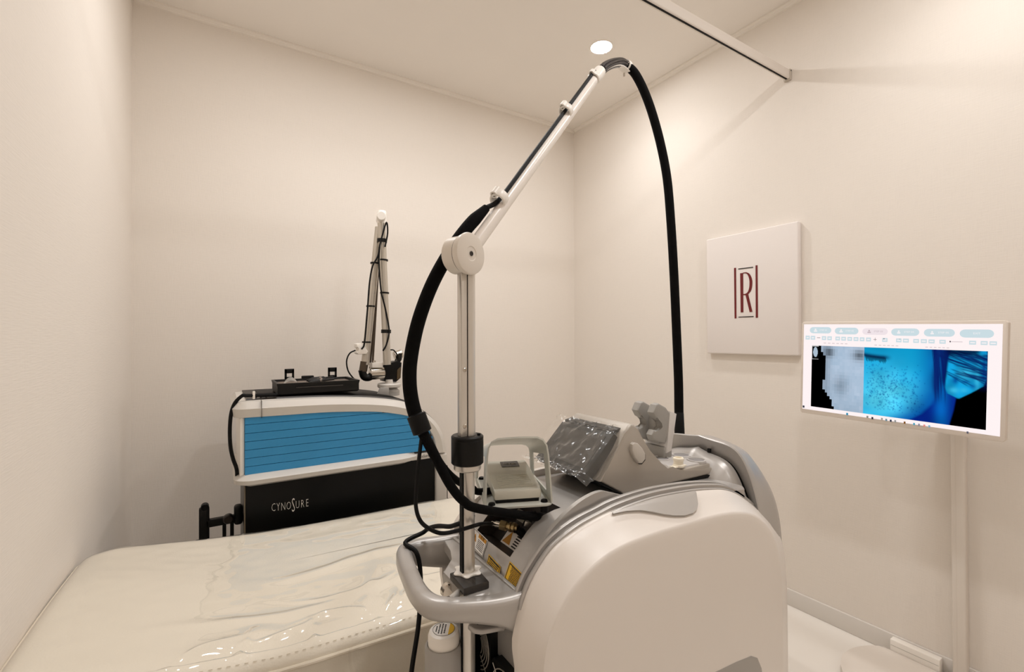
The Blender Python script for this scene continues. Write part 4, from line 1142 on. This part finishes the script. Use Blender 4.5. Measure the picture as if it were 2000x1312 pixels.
# warning labels on the sloped front
sp0, sp1 = V((.4045, 0, .746)), V((.456, 0, .799))
sln = V((-(sp1.z - sp0.z), 0, sp1.x - sp0.x)).normalized()
slp0 = sp0 + sln * .0012
def slope(px_, py_): return aP(slp0, sln, px_, py_)
def label(name, corners, face, border=None, lines=(), head=None, lab=None, inset=.0016):
    tl_, tr_, br_, bl_ = [slope(*c_) for c_ in corners]
    u = (tr_ - tl_); v = (tl_ - bl_); 
    v = v - u.normalized() * v.dot(u.normalized()) * 0
    n_ = u.cross(v).normalized()
    if n_.dot(sln) < 0: n_ = -n_
    bm = B(); prism(bm, [tl_, tr_, br_, bl_], n_ * .0004); L_ = build(name, bm, face, LM, flat=True)
    if lab: L_['label'] = lab
    P2 = lambda a, b: tl_ + u * a - v * b
    def strip(bm_, a0, b0, a1, b1, h=.0005): prism(bm_, [P2(a0, b0) + n_ * h, P2(a1, b0) + n_ * h, P2(a1, b1) + n_ * h, P2(a0, b1) + n_ * h], n_ * .0002)
    if border:
        bm = B(); w1 = border / u.length; w2 = border / v.length; i1, i2 = inset / u.length, inset / v.length
        strip(bm, i1, i2, 1 - i1, i2 + w2); strip(bm, i1, 1 - i2 - w2, 1 - i1, 1 - i2); strip(bm, i1, i2, i1 + w1, 1 - i2); strip(bm, 1 - i1 - w1, i2, 1 - i1, 1 - i2)
        build('border', bm, INK, L_, flat=True)
    if lines:
        bm = B()
        for (a0, a1, b0, b1) in lines:
            x = a0
            while x < a1 - .01:
                l_ = random.uniform(.03, .09); strip(bm, x, b0, min(x + l_, a1), b1); x += l_ + .018
        o_ = build('print_line', bm, INK, L_, flat=True); o_['kind'] = 'stuff'
    return L_, P2, strip, n_, u, v
r = random.Random(3)
y_lines = [(.2 + .06 * r.random(), .84 - .1 * r.random(), .13 + k_ * .073, .172 + k_ * .073) for k_ in range(11)]
label('warning_label', [(996, 1096), (1025, 1125), (1014.5, 1150), (984.5, 1130)], YELLOW, .0017, y_lines, lab='large yellow warning label with black border')
label('warning_label', [(955, 1082), (978, 1107), (974, 1124.5), (951, 1099)], YELLOW, .0018, [(.14, .88, .2, .32), (.14, .86, .4, .52), (.14, .8, .6, .72)], lab='small yellow aperture label with black border')
L_, P2, strip, n_, u, v = label('warning_label', [(927, 1030), (953, 1055), (942, 1088), (916, 1062)], LABELW, .0009, [(.46, .9, .36 + k_ * .085, .40 + k_ * .085) for k_ in range(6)], lab='white safety label with orange heading and warning triangle')
bm = B(); strip(bm, .42, .08, .95, .27, .0005); build('heading', bm, ORANGE, L_, flat=True)
bm = text_bm('\uc8fc \uc758', .0075, P2(.69, .175) + n_ * .0009, u, v, .0001, .9); build('lettering', bm, INK, L_, flat=True)
bm = B(); prism(bm, [P2(.05, .6) + n_ * .0006, P2(.38, .6) + n_ * .0006, P2(.22, .22) + n_ * .0006], n_ * .0002); build('warning_triangle', bm, ORANGE, L_, flat=True)
bm = B(); prism(bm, [P2(.20, .5) + n_ * .0009, P2(.24, .5) + n_ * .0009, P2(.24, .36) + n_ * .0009, P2(.20, .36) + n_ * .0009], n_ * .0002); build('warning_mark', bm, INK, L_, flat=True)

# recess contents: connectors and small labels on the sunk floor
rd = (sp1 - sp0).normalized()
def rec(t_, y, h): return sp0 + rd * t_ + sln * (h - .036) + V((0, y, 0))
bm = B(); prism(bm, [rec(.036, .695, .004), rec(.036, .762, .004), rec(.066, .762, .004), rec(.066, .695, .004)], sln * .0006); L_ = build('inner_label', bm, LABELW, LM, flat=True); L_['label'] = 'white printed label on the floor of the connector recess'
bm = B()
for k_ in range(5): prism(bm, [rec(.039 + k_ * .005, .699, .0048), rec(.039 + k_ * .005, .728, .0048), rec(.0415 + k_ * .005, .728, .0048), rec(.0415 + k_ * .005, .699, .0048)], sln * .0003)
o = build('print_line', bm, INK, L_, flat=True); o['kind'] = 'stuff'
bm = B(); prism(bm, [rec(.039, .734, .0048), rec(.039, .759, .0048), rec(.063, .7465, .0048)], sln * .0003); build('warning_triangle', bm, ORANGE, L_, flat=True)
# fittings seen in the recess
def fit(name, px0, py0, px1, py1, h0, h1, pr, m):
    p0 = aP(slp0 + sln * h0, sln, px0, py0); p1 = aP(slp0 + sln * h1, sln, px1, py1)
    L2 = (p1 - p0).length; bm = B(); lathe(bm, p0, p1 - p0, [(0, 0)] + [(a * L2, r_) for a, r_ in pr] + [(L2, 0)], 6 if name == 'hex_nut' else 16)
    return build(name, bm, m, LM)
f3 = lambda a, b: (900 + a / 7.72, 990 + b / 7.72)
fit('hose_fitting', *f3(470, 250), *f3(690, 290), -.004, -.012, [(0, .005), (.3, .005), (.3, .0065), (1, .0065)], CHROME)
fit('hex_nut', *f3(600, 265), *f3(690, 290), -.006, -.012, [(0, .0095), (1, .0095)], BRASS)
fit('hose_fitting', *f3(690, 290), *f3(860, 320), -.012, -.02, [(0, .006), (.3, .006), (.3, .009), (.45, .009), (.45, .0065), (.6, .0065), (.6, .0095), (.8, .0095), (.8, .006), (1, .006)], BRASS)
fit('hose_fitting', *f3(860, 60), *f3(960, 120), .002, -.004, [(0, .005), (1, .005)], CHROME)
fit('hex_nut', *f3(870, 170), *f3(960, 230), -.004, -.012, [(0, .009), (1, .009)], CHROME)
fit('hex_nut', *f3(970, 220), *f3(1060, 250), -.008, -.016, [(0, .009), (1, .009)], CHROME)
fit('hose_fitting', *f3(960, 130), *f3(1120, 130), -.004, -.01, [(0, .008), (1, .008)], BLACK)
fit('hose_fitting', *f3(860, 330), *f3(950, 420), -.02, -.034, [(0, .008), (1, .008)], BLACK)

# ---- mast and boom for the fibre hose
mp_ = V((.346, .689, .7395))
bm = B(); c = [aZ(.752, *p) for p in [(879, 1118), (928, 1104), (955, 1134), (906, 1149)]]
prism(bm, c, (0, 0, -.0125), .002); mast = build('support_mast', bm, mat('mast_plate', '28231F', .4), LM)
bm = B(); pts = []
for k_ in range(48):
    a = 2 * math.pi * k_ / 48; rr_ = .0215 + .0035 * math.cos(6 * a); pts.append(mp_ + V((rr_ * math.cos(a), rr_ * math.sin(a), .013)))
prism(bm, pts, (0, 0, .0022), .0005, 1); build('flange_plate', bm, WHITEP, mast)
TU = .0118
def mz(py_): return aY(.689, 910, py_).z
zc0, zc1 = mz(916), mz(848)
bm = B(); tube(bm, [mp_ + V((0, 0, .0135)), V((.346, .689, zc0 + .01))], TU, 24); build('mast_tube', bm, ALU, mast)
bm = B(); rbox(bm, (mp_.x - .0128, mp_.y - .0065, .754), (mp_.x - .0070, mp_.y + .0035, zc0)); build('mast_slot', bm, RUBBER, mast)
bm = B(); lathe(bm, (.346, .689, zc0 - .001), (0, 0, 1), [(0, .012), (0, .021), (.002, .0225), (.014, .0225), (.014, .012)], 36); build('mast_ring', bm, ALU, mast)
bm = B(); lathe(bm, (.346, .689, zc0 + .009), (0, 0, 1), [(0, .012), (0, .0245), (.002, .0265), (.040, .0265), (.0405, .0259), (.0415, .0265), (zc1 - zc0 - .012, .0265), (zc1 - zc0 - .010, .0245), (zc1 - zc0 - .010, .012)], 40); cw = build('mast_collar', bm, mat('collar_black', '080605', .45, spec=.25), mast)
bm = B(); cyl(bm, (.361, .677, zc1 - .002), (.361, .677, zc1 + .002), .003, 10); build('set_screw', bm, RUBBER, mast)
bm = B(); tube(bm, [V((.348, .689, zc1 - .004)), V((.348, .689, 1.262))], TU, 24); build('mast_tube', bm, ALU, mast)
bm = B(); rbox(bm, (.3305, .6785, zc1 - .003), (.3412, .6945, 1.254), .0015); rail = build('mast_rail', bm, ALU, mast)
bm = B(); rbox(bm, (.3412, .6782, zc1 - .003), (.3424, .690, 1.254)); build('rail_gap', bm, DARKG, mast)
def screw(p, n_, r_, par):
    bm = B(); lathe(bm, p, n_, [(0, 0), (0, r_), (.0006, r_), (.0012, r_ * .8), (.0012, r_ * .45), (.0005, r_ * .4), (.0005, 0)], 14); build('screw', bm, CHROME, par)
for py_ in (530, 723, 834):
    screw(V((.336, .6785, aY(.6785, 897, py_).z)), (0, -1, 0), .0034, rail)
# boom joint
bd = V((.928, .373, 0)).normalized(); bn = V((bd.y, -bd.x, 0))
jc = aP(V((.348, .689, 0)) + bn * .019, bn, 921, 495)
bm = B(); lathe(bm, jc - bn * .013, bn, [(0, 0), (0, .032), (.009, .0345), (.012, .0335), (.013, .031), (.0132, .012), (.0124, .011), (.0124, 0)], 48); build('joint_disc', bm, mat('joint_white', 'DDD5CB', .35), mast)
bm = B(); lathe(bm, jc - bn * .040, bn, [(0, 0), (0, .028), (.003, .0305), (.026, .0305), (.026, 0)], 40); build('joint_barrel', bm, MATS['joint_white'], mast)
bm = B(); lathe(bm, jc - bn * .015, bn, [(0, .029), (0, .0308), (.0025, .0308), (.0025, .029)], 40); build('joint_gap', bm, RUBBER, mast)
bm = B(); lathe(bm, jc - bn * .0006, bn, [(0, 0), (0, .004), (.001, .004), (.0012, .0026), (.0004, .0024), (.0004, 0)], 16); build('joint_bolt', bm, DARKG, mast)
b0 = V((.348, .689, 0))
bp_ = lambda px_, py_, off=0: aP(b0 + bn * off, bn, px_, py_)
A0, A1 = bp_(928, 478), bp_(1163, 152)
bm = B(); tube(bm, [A0, A1], .0118, 24); build('boom_tube', bm, WARMW, mast)
ad = (A1 - A0).normalized(); an = bn.cross(ad).normalized()
if an.z < 0: an = -an
for (px_, py_) in ((975, 388), (1105, 217), (1160, 153)):
    p = bp_(px_, py_); L_ = .018 if px_ < 1150 else .014
    bm = B(); lathe(bm, p - ad * L_ / 2, ad, [(0, .0118), (0, .0148), (.002, .0158), (L_ - .002, .0158), (L_, .0148), (L_, .0118)], 28)
    lathe(bm, p - ad * L_ / 2 + an * .0140, ad, [(0, .0045), (0, .0068), (L_, .0068), (L_, .0045)], 16); build('hose_clip', bm, WHITEP, mast)
A2 = bp_(1171, 142)
bm = B(); lathe(bm, A1 - ad * .004, ad, [(0, 0), (0, .0145), (.004, .0155), ((A2 - A1).length + .006, .0155), ((A2 - A1).length + .008, .0135), ((A2 - A1).length + .008, 0)], 28); build('boom_tip', bm, WHITEP, mast)
bm = B(); P = []
und = [bp_(a, b) for a, b in [(1150, 168), (1164, 158), (1178, 141), (1192, 133), (1206, 130), (1216, 134), (1224, 142)]]
for p in cm(und, 4): P.append([p + bn * w_ for w_ in (-.010, -.004, .004, .010)])
sheet(bm, P, .002); build('boom_bridge', bm, WHITEP, mast)
bm = B(); kp = bp_(1219, 143); cyl(bm, kp - V((0, 0, .008)), kp, .003, 10); kp2 = bp_(1232, 137); cyl(bm, kp2 - V((0, 0, .006)), kp2, .003, 10); build('bridge_screw', bm, CHROME, mast)
# lower end of the mast and bracket under the handle
bm = B(); tube(bm, [V((.346, .689, .16)), V((.346, .689, .722))], TU, 20); build('mast_tube', bm, ALU, mast)
bm = B(); rbox(bm, (.333, .6845, .16), (.3378, .6905, .70), .001); build('mast_slot', bm, RUBBER, mast)
bm = B(); c = [aZ(.672, *p) for p in [(907, 1209), (914, 1220), (925, 1228), (940, 1230), (985, 1222), (990, 1210), (960, 1195), (915, 1198)]]; prism(bm, c, (0, 0, -.009), .003, 3); br = build('lower_bracket', bm, SILVER, LM)
bm = B(); c = aZ(.672, 933, 1218); cyl(bm, c, c + V((0, 0, .0008)), .0022, 12); build('bracket_hole', bm, RUBBER, br)
bm = B(); rbox(bm, (.34, .67, .16), (.41, .705, .20), .005); build('mast_foot', bm, SILVERD, LM)

# ---- canister in its grey sleeve under the handle
cc_ = V((.313, .711, 0))
bm = B(); lathe(bm, cc_ + V((0, 0, .18)), (0, 0, 1), [(0, 0), (0, .031), (.452, .031), (.456, .029), (.456, .0268), (.44, .0262), (.44, 0)], 40)
build('canister_sleeve', bm, GREYP, LM)
bm = B(); rbox(bm, (.325, .716, .20), (.398, .758, .63), .006); build('sleeve_bracket', bm, SATINB, LM)
bm = B(); rbox(bm, (.322, .712, .6305), (.388, .752, .6345), .003); build('bracket_top', bm, GREYP, LM)
tt = thing('coolant_canister', 'white capped canister with round warning label in a grey sleeve under the silver handle', 'canister', cc_ + V((0, 0, .62)))
bm = B(); lathe(bm, cc_ + V((0, 0, .621)), (0, 0, 1), [(0, 0), (0, .0225), (.004, .0228), (.007, .0258), (.028, .0258), (.034, .0235), (.036, .019), (.036, 0)], 40); build('cap', bm, WHITEP, tt)
bm = B(); lathe(bm, cc_ + V((0, 0, .622)), (0, 0, 1), [(0, .022), (0, .026), (.005, .026), (.006, .022)], 36); build('cap_seal', bm, RUBBER, tt)
ct = cc_ + V((0, 0, .6571))
bm = B(); lathe(bm, ct, (0, 0, 1), [(0, 0), (0, .0185), (.0003, .0185), (.0003, 0)], 36); cl = build('cap_label', bm, LABELW, tt, flat=True); cl['label'] = 'round white label with yellow warning sector'
bm = B()
for k_ in range(36):
    a0, a1 = 2 * math.pi * k_ / 36, 2 * math.pi * (k_ + 1) / 36
    prism(bm, [ct + V((r_ * math.cos(a), r_ * math.sin(a), .0004)) for r_, a in ((.0182, a0), (.0182, a1), (.0176, a1), (.0176, a0))], (0, 0, .0002))
build('label_circle', bm, INK, cl, flat=True)
bm = B(); ang_ = math.radians(58)
pts = [ct + V((.0174 * math.cos(a), .0174 * math.sin(a), .0004)) for a in np.linspace(ang_ - math.radians(150), ang_ - math.radians(30), 16)]
prism(bm, pts, (0, 0, .0002)); build('label_sector', bm, YELLOW, cl, flat=True)
bm = B(); uu = V((math.cos(ang_), math.sin(ang_), 0)); vv = V((-uu.y, uu.x, 0))
for k_ in range(4):
    wv_ = (.022, .026, .024, .014)[k_]; x = -wv_ / 2; r2 = random.Random(k_)
    while x < wv_ / 2:
        l_ = r2.uniform(.0015, .004); prism(bm, [ct + uu * a + vv * b + V((0, 0, .0005)) for a, b in ((x, -.003 + k_ * .0046), (x + l_, -.003 + k_ * .0046), (x + l_, -.001 + k_ * .0046), (x, -.001 + k_ * .0046))], (0, 0, .0002)); x += l_ + .0012
o = build('print_line', bm, INK, cl, flat=True); o['kind'] = 'stuff'

# ---- cooling fans on the front of the chassis
for (fy, fz, fs, wv) in ((.733, .603, .049, 7), (.636, .562, .045, 6)):
    fx = .404
    bm = B()
    sq = [V((fx, fy + a * fs, fz + b * fs)) for a, b in ((-1, -1), (1, -1), (1, 1), (-1, 1))]
    n_ = 48; outer = []; inner = []
    for k_ in range(n_):
        a = 2 * math.pi * k_ / n_; c_, s_ = math.cos(a), math.sin(a); m_ = min(1.28, 1 / max(abs(c_), abs(s_)))
        outer.append(V((0, fy + c_ * m_ * fs, fz + s_ * m_ * fs))); inner.append(V((0, fy + c_ * fs * .93, fz + s_ * fs * .93)))
    X_ = lambda p, x: V((x, p.y, p.z))
    rings = [[X_(p, fx) for p in inner], [X_(p, fx - .018) for p in inner], [X_(p, fx - .018) for p in outer], [X_(p, fx) for p in outer]]
    loft(bm, rings, cap=False)
    fan = build('cooling_fan', bm, BLACK, LM, ang=30)
    bm = B(); cyl(bm, (fx, fy, fz), (fx - .012, fy, fz), fs * .32, 20, .001); build('fan_hub', bm, BLACK, fan)
    for k_ in range(7):
        a = 2 * math.pi * k_ / 7; P = []
        for i_ in range(5):
            rr_ = fs * (.3 + .58 * i_ / 4); P.append([V((fx - .004 - .006 * j_ / 2, fy + rr_ * math.cos(a + .35 * (j_ - 1) + .25 * i_ / 4), fz + rr_ * math.sin(a + .35 * (j_ - 1) + .25 * i_ / 4))) for j_ in range(3)])
        bm = B(); sheet(bm, P, .001); build('fan_blade', bm, BLACK, fan)
    for k_ in range(wv):
        rr_ = fs * (.2 + .72 * k_ / (wv - 1)); bm = B()
        pts = [V((fx - .0195, fy + rr_ * math.cos(a), fz + rr_ * math.sin(a))) for a in np.linspace(0, 2 * math.pi, 33)]
        tube(bm, pts, .001, 5, cap=False); build('guard_ring', bm, mat('guard_wire', 'C9C2B8', .35, metal=.5), fan)
    for k_ in range(4):
        a = math.pi / 4 + math.pi / 2 * k_; bm = B(); tube(bm, [V((fx - .0205, fy + r_ * math.cos(a), fz + r_ * math.sin(a))) for r_ in (fs * .15, fs * 1.15)], .0008, 5); build('guard_spoke', bm, MATS['guard_wire'], fan)

# ---------------------------------------------------------------- hoses and cords
# the braided hose along the boom: up from the front recess, over the tip, down into the rear shell
hp = lambda px_, py_, off=0: aP(b0 + bn * off, bn, px_, py_)
up_pts = [V((.548, .735, .772)), V((.508, .704, .803)), V((.462, .672, .824)), aY(.664, 935, 993), aY(.660, 905, 978), aY(.662, 880, 948), aY(.672, 857, 905), aY(.682, 838, 868), aY(.690, 820, 832), aY(.697, 806, 790), aY(.702, 800, 745), aY(.706, 803, 695), aY(.71, 818, 625), aY(.712, 845, 553), aY(.714, 880, 490), aY(.714, 915, 442), aY(.716, 950, 406)]
along = [A0 + ad * s_ + an * .0140 for s_ in [(bp_(x_, y_) - A0).dot(ad) for x_, y_ in ((978, 384), (1040, 300), (1105, 215), (1160, 152))]]
t = thing('fibre_hose', 'long black braided hose looping beside the mast, over the boom and down behind the console', 'hose', (.346, .689, .80))
def hr_f(L):
    return lambda q_: .0075 if q_ < .27 else (.0075 + (.0118 - .0075) * min(1, (q_ - .27) / .03))
bm = B(); tube(bm, up_pts, .011, 14, 8, rfn=lambda q_: .0072 if q_ < .30 else (.0072 + .0015 * (q_ - .30) / .18) if q_ < .48 else (.0087 + .0025 * min(1, (q_ - .48) / .03)) if q_ < .96 else .0112 - .004 * (q_ - .96) / .04); build('lower_hose', bm, FABB, t)
bm = B(); tube(bm, [up_pts[-1]] + along[0:1] + along[1:], .0044, 10, 6); build('boom_run', bm, RUBBER, t)
cap_pts = [along[-1], hp(1170, 141), hp(1182, 131), hp(1197, 124), hp(1211, 122), hp(1221, 126)]
bm = B(); tube(bm, cap_pts, .012, 14, 6, rfn=lambda q_: .007 + .0025 * min(1, q_ / .35)); boot = build('corrugated_boot', bm, mat('boot_black', '1C181E', .3), t)
path = cm(cap_pts, 10)
fr_ = frames(path[14:-2])
for k_ in range(9):
    a_ = 2 * math.pi * k_ / 9
    bm = B(); tube(bm, [p + (u_ * math.cos(a_) + v_ * math.sin(a_)) * .0092 for p, (_, u_, v_) in zip(path[14:-2], fr_)], .0036, 8); build('cable_strand', bm, MATS['boot_black'], boot)
bm = B(); d = (hp(1238, 139) - hp(1222, 126)).normalized(); lathe(bm, hp(1221, 126), d, [(0, .0125), (0, .0148), (.006, .0152), (.008, .013), (.014, .013), (.016, .0152), (.022, .0148), (.022, .0125)], 24); build('end_clamp', bm, WHITEP, t)
dn = [hp(1226, 129)]
ty = dn[0].y
dpx = [(1241, 145), (1258, 178), (1275, 225), (1291, 285), (1303, 350), (1310, 430), (1316, 530), (1321, 640), (1325, 740), (1326, 800), (1327, 838)]
for i_, (a_, b_) in enumerate(dpx):
    dn.append(aY(ty + (.842 - ty) * ((i_ + 1) / len(dpx)) ** .8, a_, b_))
dn.append(dn[-1] + V((.002, .001, -.05)))
bm = B(); tube(bm, dn, .0124, 14, 8, rfn=lambda q_: .0122 if q_ < .9 else .0105); build('drop_hose', bm, FABB, t)
bm = B(); d = (dn[-2] - dn[-3]).normalized(); lathe(bm, dn[-3].lerp(dn[-2], .1), d, [(0, .0105), (.004, .0125), (.05, .0135), (.075, .0135), (.075, .01)], 18); build('hose_ferrule', bm, RUBBER, t)
# clamp where cords join
p0, p1 = aY(.691, 812, 808), aY(.684, 826, 846)
bm = B(); lathe(bm, p0, p1 - p0, [(0, .0095), (.002, .0148), ((p1 - p0).length - .002, .0148), ((p1 - p0).length, .0085)], 18); build('hose_clamp', bm, RUBBER, t)
# second hose branching behind the mast
bm = B(); tube(bm, [aY(.682, 838, 868), aY(.715, 868, 915), aY(.735, 895, 940), aY(.745, 922, 953), aY(.75, 940, 960), V((.51, .792, .836))], .0062, 10, 6); o = build('branch_hose', bm, FABB, t)
# thin cord hanging from the clamp to the connector
bm = B(); tube(bm, [aY(.686, 824, 850), aY(.684, 819, 890), aY(.682, 814, 940), aY(.680, 812, 985), aY(.676, 820, 1015), aY(.672, 838, 1032), aY(.669, 862, 1041), aY(.667, 890, 1037), aY(.666, 915, 1030), aY(.672, 940, 1023), aP(slp0 - sln * .004, sln, *f3(480, 250))], .0032, 8, 8)
o = build('sensor_cable', bm, RUBBER, None); tag(o, 'thin black cord dropping from the hose clamp to the brass connector', 'cord')
# power cord draped over the handle
pc = [V((.415, .800, .772)), V((.375, .770, .768)), aY(.735, 900, 1024), aY(.76, 880, 1028), aY(.80, 860, 1028), aY(.835, 838, 1030), V((.300, .862, .753)), V((.281, .834, .7515)), V((.264, .812, .738)), V((.260, .79, .70)), V((.260, .757, .64)), V((.262, .74, .55)), V((.268, .74, .42)), V((.27, .745, .2)), V((.28, .76, .004))]
pc = [V((.42, .812, .79)), V((.38, .780, .775)), aY(.755, 900, 1023), aY(.78, 878, 1028), aY(.815, 856, 1027), aY(.845, 838, 1031), aY(.858, 826, 1040), V((.2965, .851, .7515)), V((.310, .828, .738)), V((.311, .81, .70)), V((.296, .78, .64)), V((.275, .76, .57)), V((.2655, .75, .50)), V((.262, .748, .35)), V((.262, .748, .2)), V((.27, .76, .005))]
bm = B(); tube(bm, pc, .0042, 9, 7); o = build('draped_cable', bm, RUBBER, None); tag(o, 'black cord draped over the silver handle corner and hanging to the floor', 'cord')

# ---------------------------------------------------------------- foot pedal resting on the machine
PZ = .842
fr = V((math.sin(math.radians(21.9)), math.cos(math.radians(21.9)), 0)); rt = V((fr.y, -fr.x, 0))
pO = (aZ(PZ, 945, 993) + aZ(PZ, 1085, 991)) / 2; pO.z = PZ
t = thing('foot_pedal', 'grey foot pedal under a bent guard hoop resting on the silver laser machine', 'pedal', pO)
pl = lambda u, v, h: pO + rt * u + fr * v + V((0, 0, h))
bm = B(); W5 = .060; D5 = .182
pts = []
for (cx, cy, a0) in ((W5 - .012, .012, -90), (W5 - .012, D5 - .012, 0), (-W5 + .012, D5 - .012, 90), (-W5 + .012, .012, 180)):
    for k_ in range(6):
        a = math.radians(a0 + 90 * k_ / 5); pts.append(pl(cx + .012 * math.cos(a), cy + .012 * math.sin(a), 0))
prism(bm, pts, (0, 0, .0035), .001, 2); build('base_plate', bm, PEDALG, t)
for u_, v_ in ((-.047, .014), (.047, .014), (-.047, D5 - .014), (.047, D5 - .014)):
    bm = B(); p = pl(u_, v_, -.014); lathe(bm, p, (0, 0, 1), [(0, 0), (0, .007), (.014, .008), (.0175, .0065), (.021, .0055), (.022, .003), (.022, 0)], 16); build('rubber_foot', bm, RUBBER, t)
# guard hoop, a bent sheet with a window in each side
us = [(-.060, .002), (-.059, .03), (-.0575, .06), (-.056, .088), (-.0535, .104), (-.047, .115), (-.036, .1205), (-.018, .1215), (0, .122), (.018, .1215), (.036, .1205), (.047, .115), (.0535, .104), (.056, .088), (.0575, .06), (.059, .03), (.060, .002)]
us = [us[0], (-.0598, .008), (-.0596, .014)] + us[1:-1] + [(.0596, .014), (.0598, .008), us[-1]]
vsn = [0, .008, .015, .019, .04, .061, .066, .08]
bm = B(); P = []
for (u_, h_) in us:
    lean = .012 * (h_ / .122)
    v0, v1 = .004 + lean, D5 - .004 - .018 * (h_ / .122)
    P.append([pl(u_, v0 + (v1 - v0) * (q_ / .08), h_ * (.96 - .36 * q_ / .08) + .003) for q_ in vsn])
def msk(i, j):
    side = (1 <= i <= 6) or (len(us) - 2 - 6 <= i <= len(us) - 3)
    if not side: return True
    k_ = i if i <= 6 else len(us) - 2 - i        # height order
    return not (2 <= j <= 5 and 2 <= k_ <= 4)
sheet(bm, P, .0028, msk); build('guard_hoop', bm, PEDALG, t, ang=40)
# pedal wedge
pu = .0425
def wedge(pr, w0, w1):
    n_ = len(pr); rings = []
    return [pl(-w0, v, h) for v, h in pr], pl
bm = B(); prism(bm, [pl(-.039, v, h) for v, h in ((.020, .0036), (.018, .011), (.162, .011), (.162, .0036))], rt * .078, .001); build('pedal_base', bm, BLACK, t)
bm = B(); prism(bm, [pl(-pu, v, h) for v, h in ((.0165, .0105), (.0155, .0215), (.018, .0255), (.026, .0275), (.088, .0340), (.094, .0350), (.152, .0420), (.160, .0405), (.163, .0105))], rt * (2 * pu), .003, 3); tr = build('treadle', bm, PEDALW, t, ang=40)
sl_u = (pl(0, .152, .0420) - pl(0, .094, .0350)).normalized()
for k_ in range(9):
    v_ = .032 + k_ * .0062; h_ = .0275 + (v_ - .026) * .105
    bm = B(); tube(bm, [pl(-.031, v_, h_ + .0002), pl(.031, v_, h_ + .0002)], .0011, 6); build('tread_rib', bm, PEDALW, tr)
n5 = rt.cross(sl_u).normalized()
lo_ = pl(.006, .134, .0399) + n5 * .0003
bm = B(); prism(bm, [lo_ + rt * a + sl_u * b for a, b in ((-.0165, -.0135), (.0165, -.0135), (.018, -.012), (.018, .012), (.0165, .0135), (-.0165, .0135), (-.018, .012), (-.018, -.012))], n5 * .0006); lb = build('maker_label', bm, mat('label_brown', '2B241B', .4), tr, flat=True)
bm = text_bm('herga', .0105, lo_ + n5 * .0008 + sl_u * .001, rt, sl_u, .0002, 1.1); build('lettering', bm, mat('label_text', '8A8272', .4), lb, flat=True)
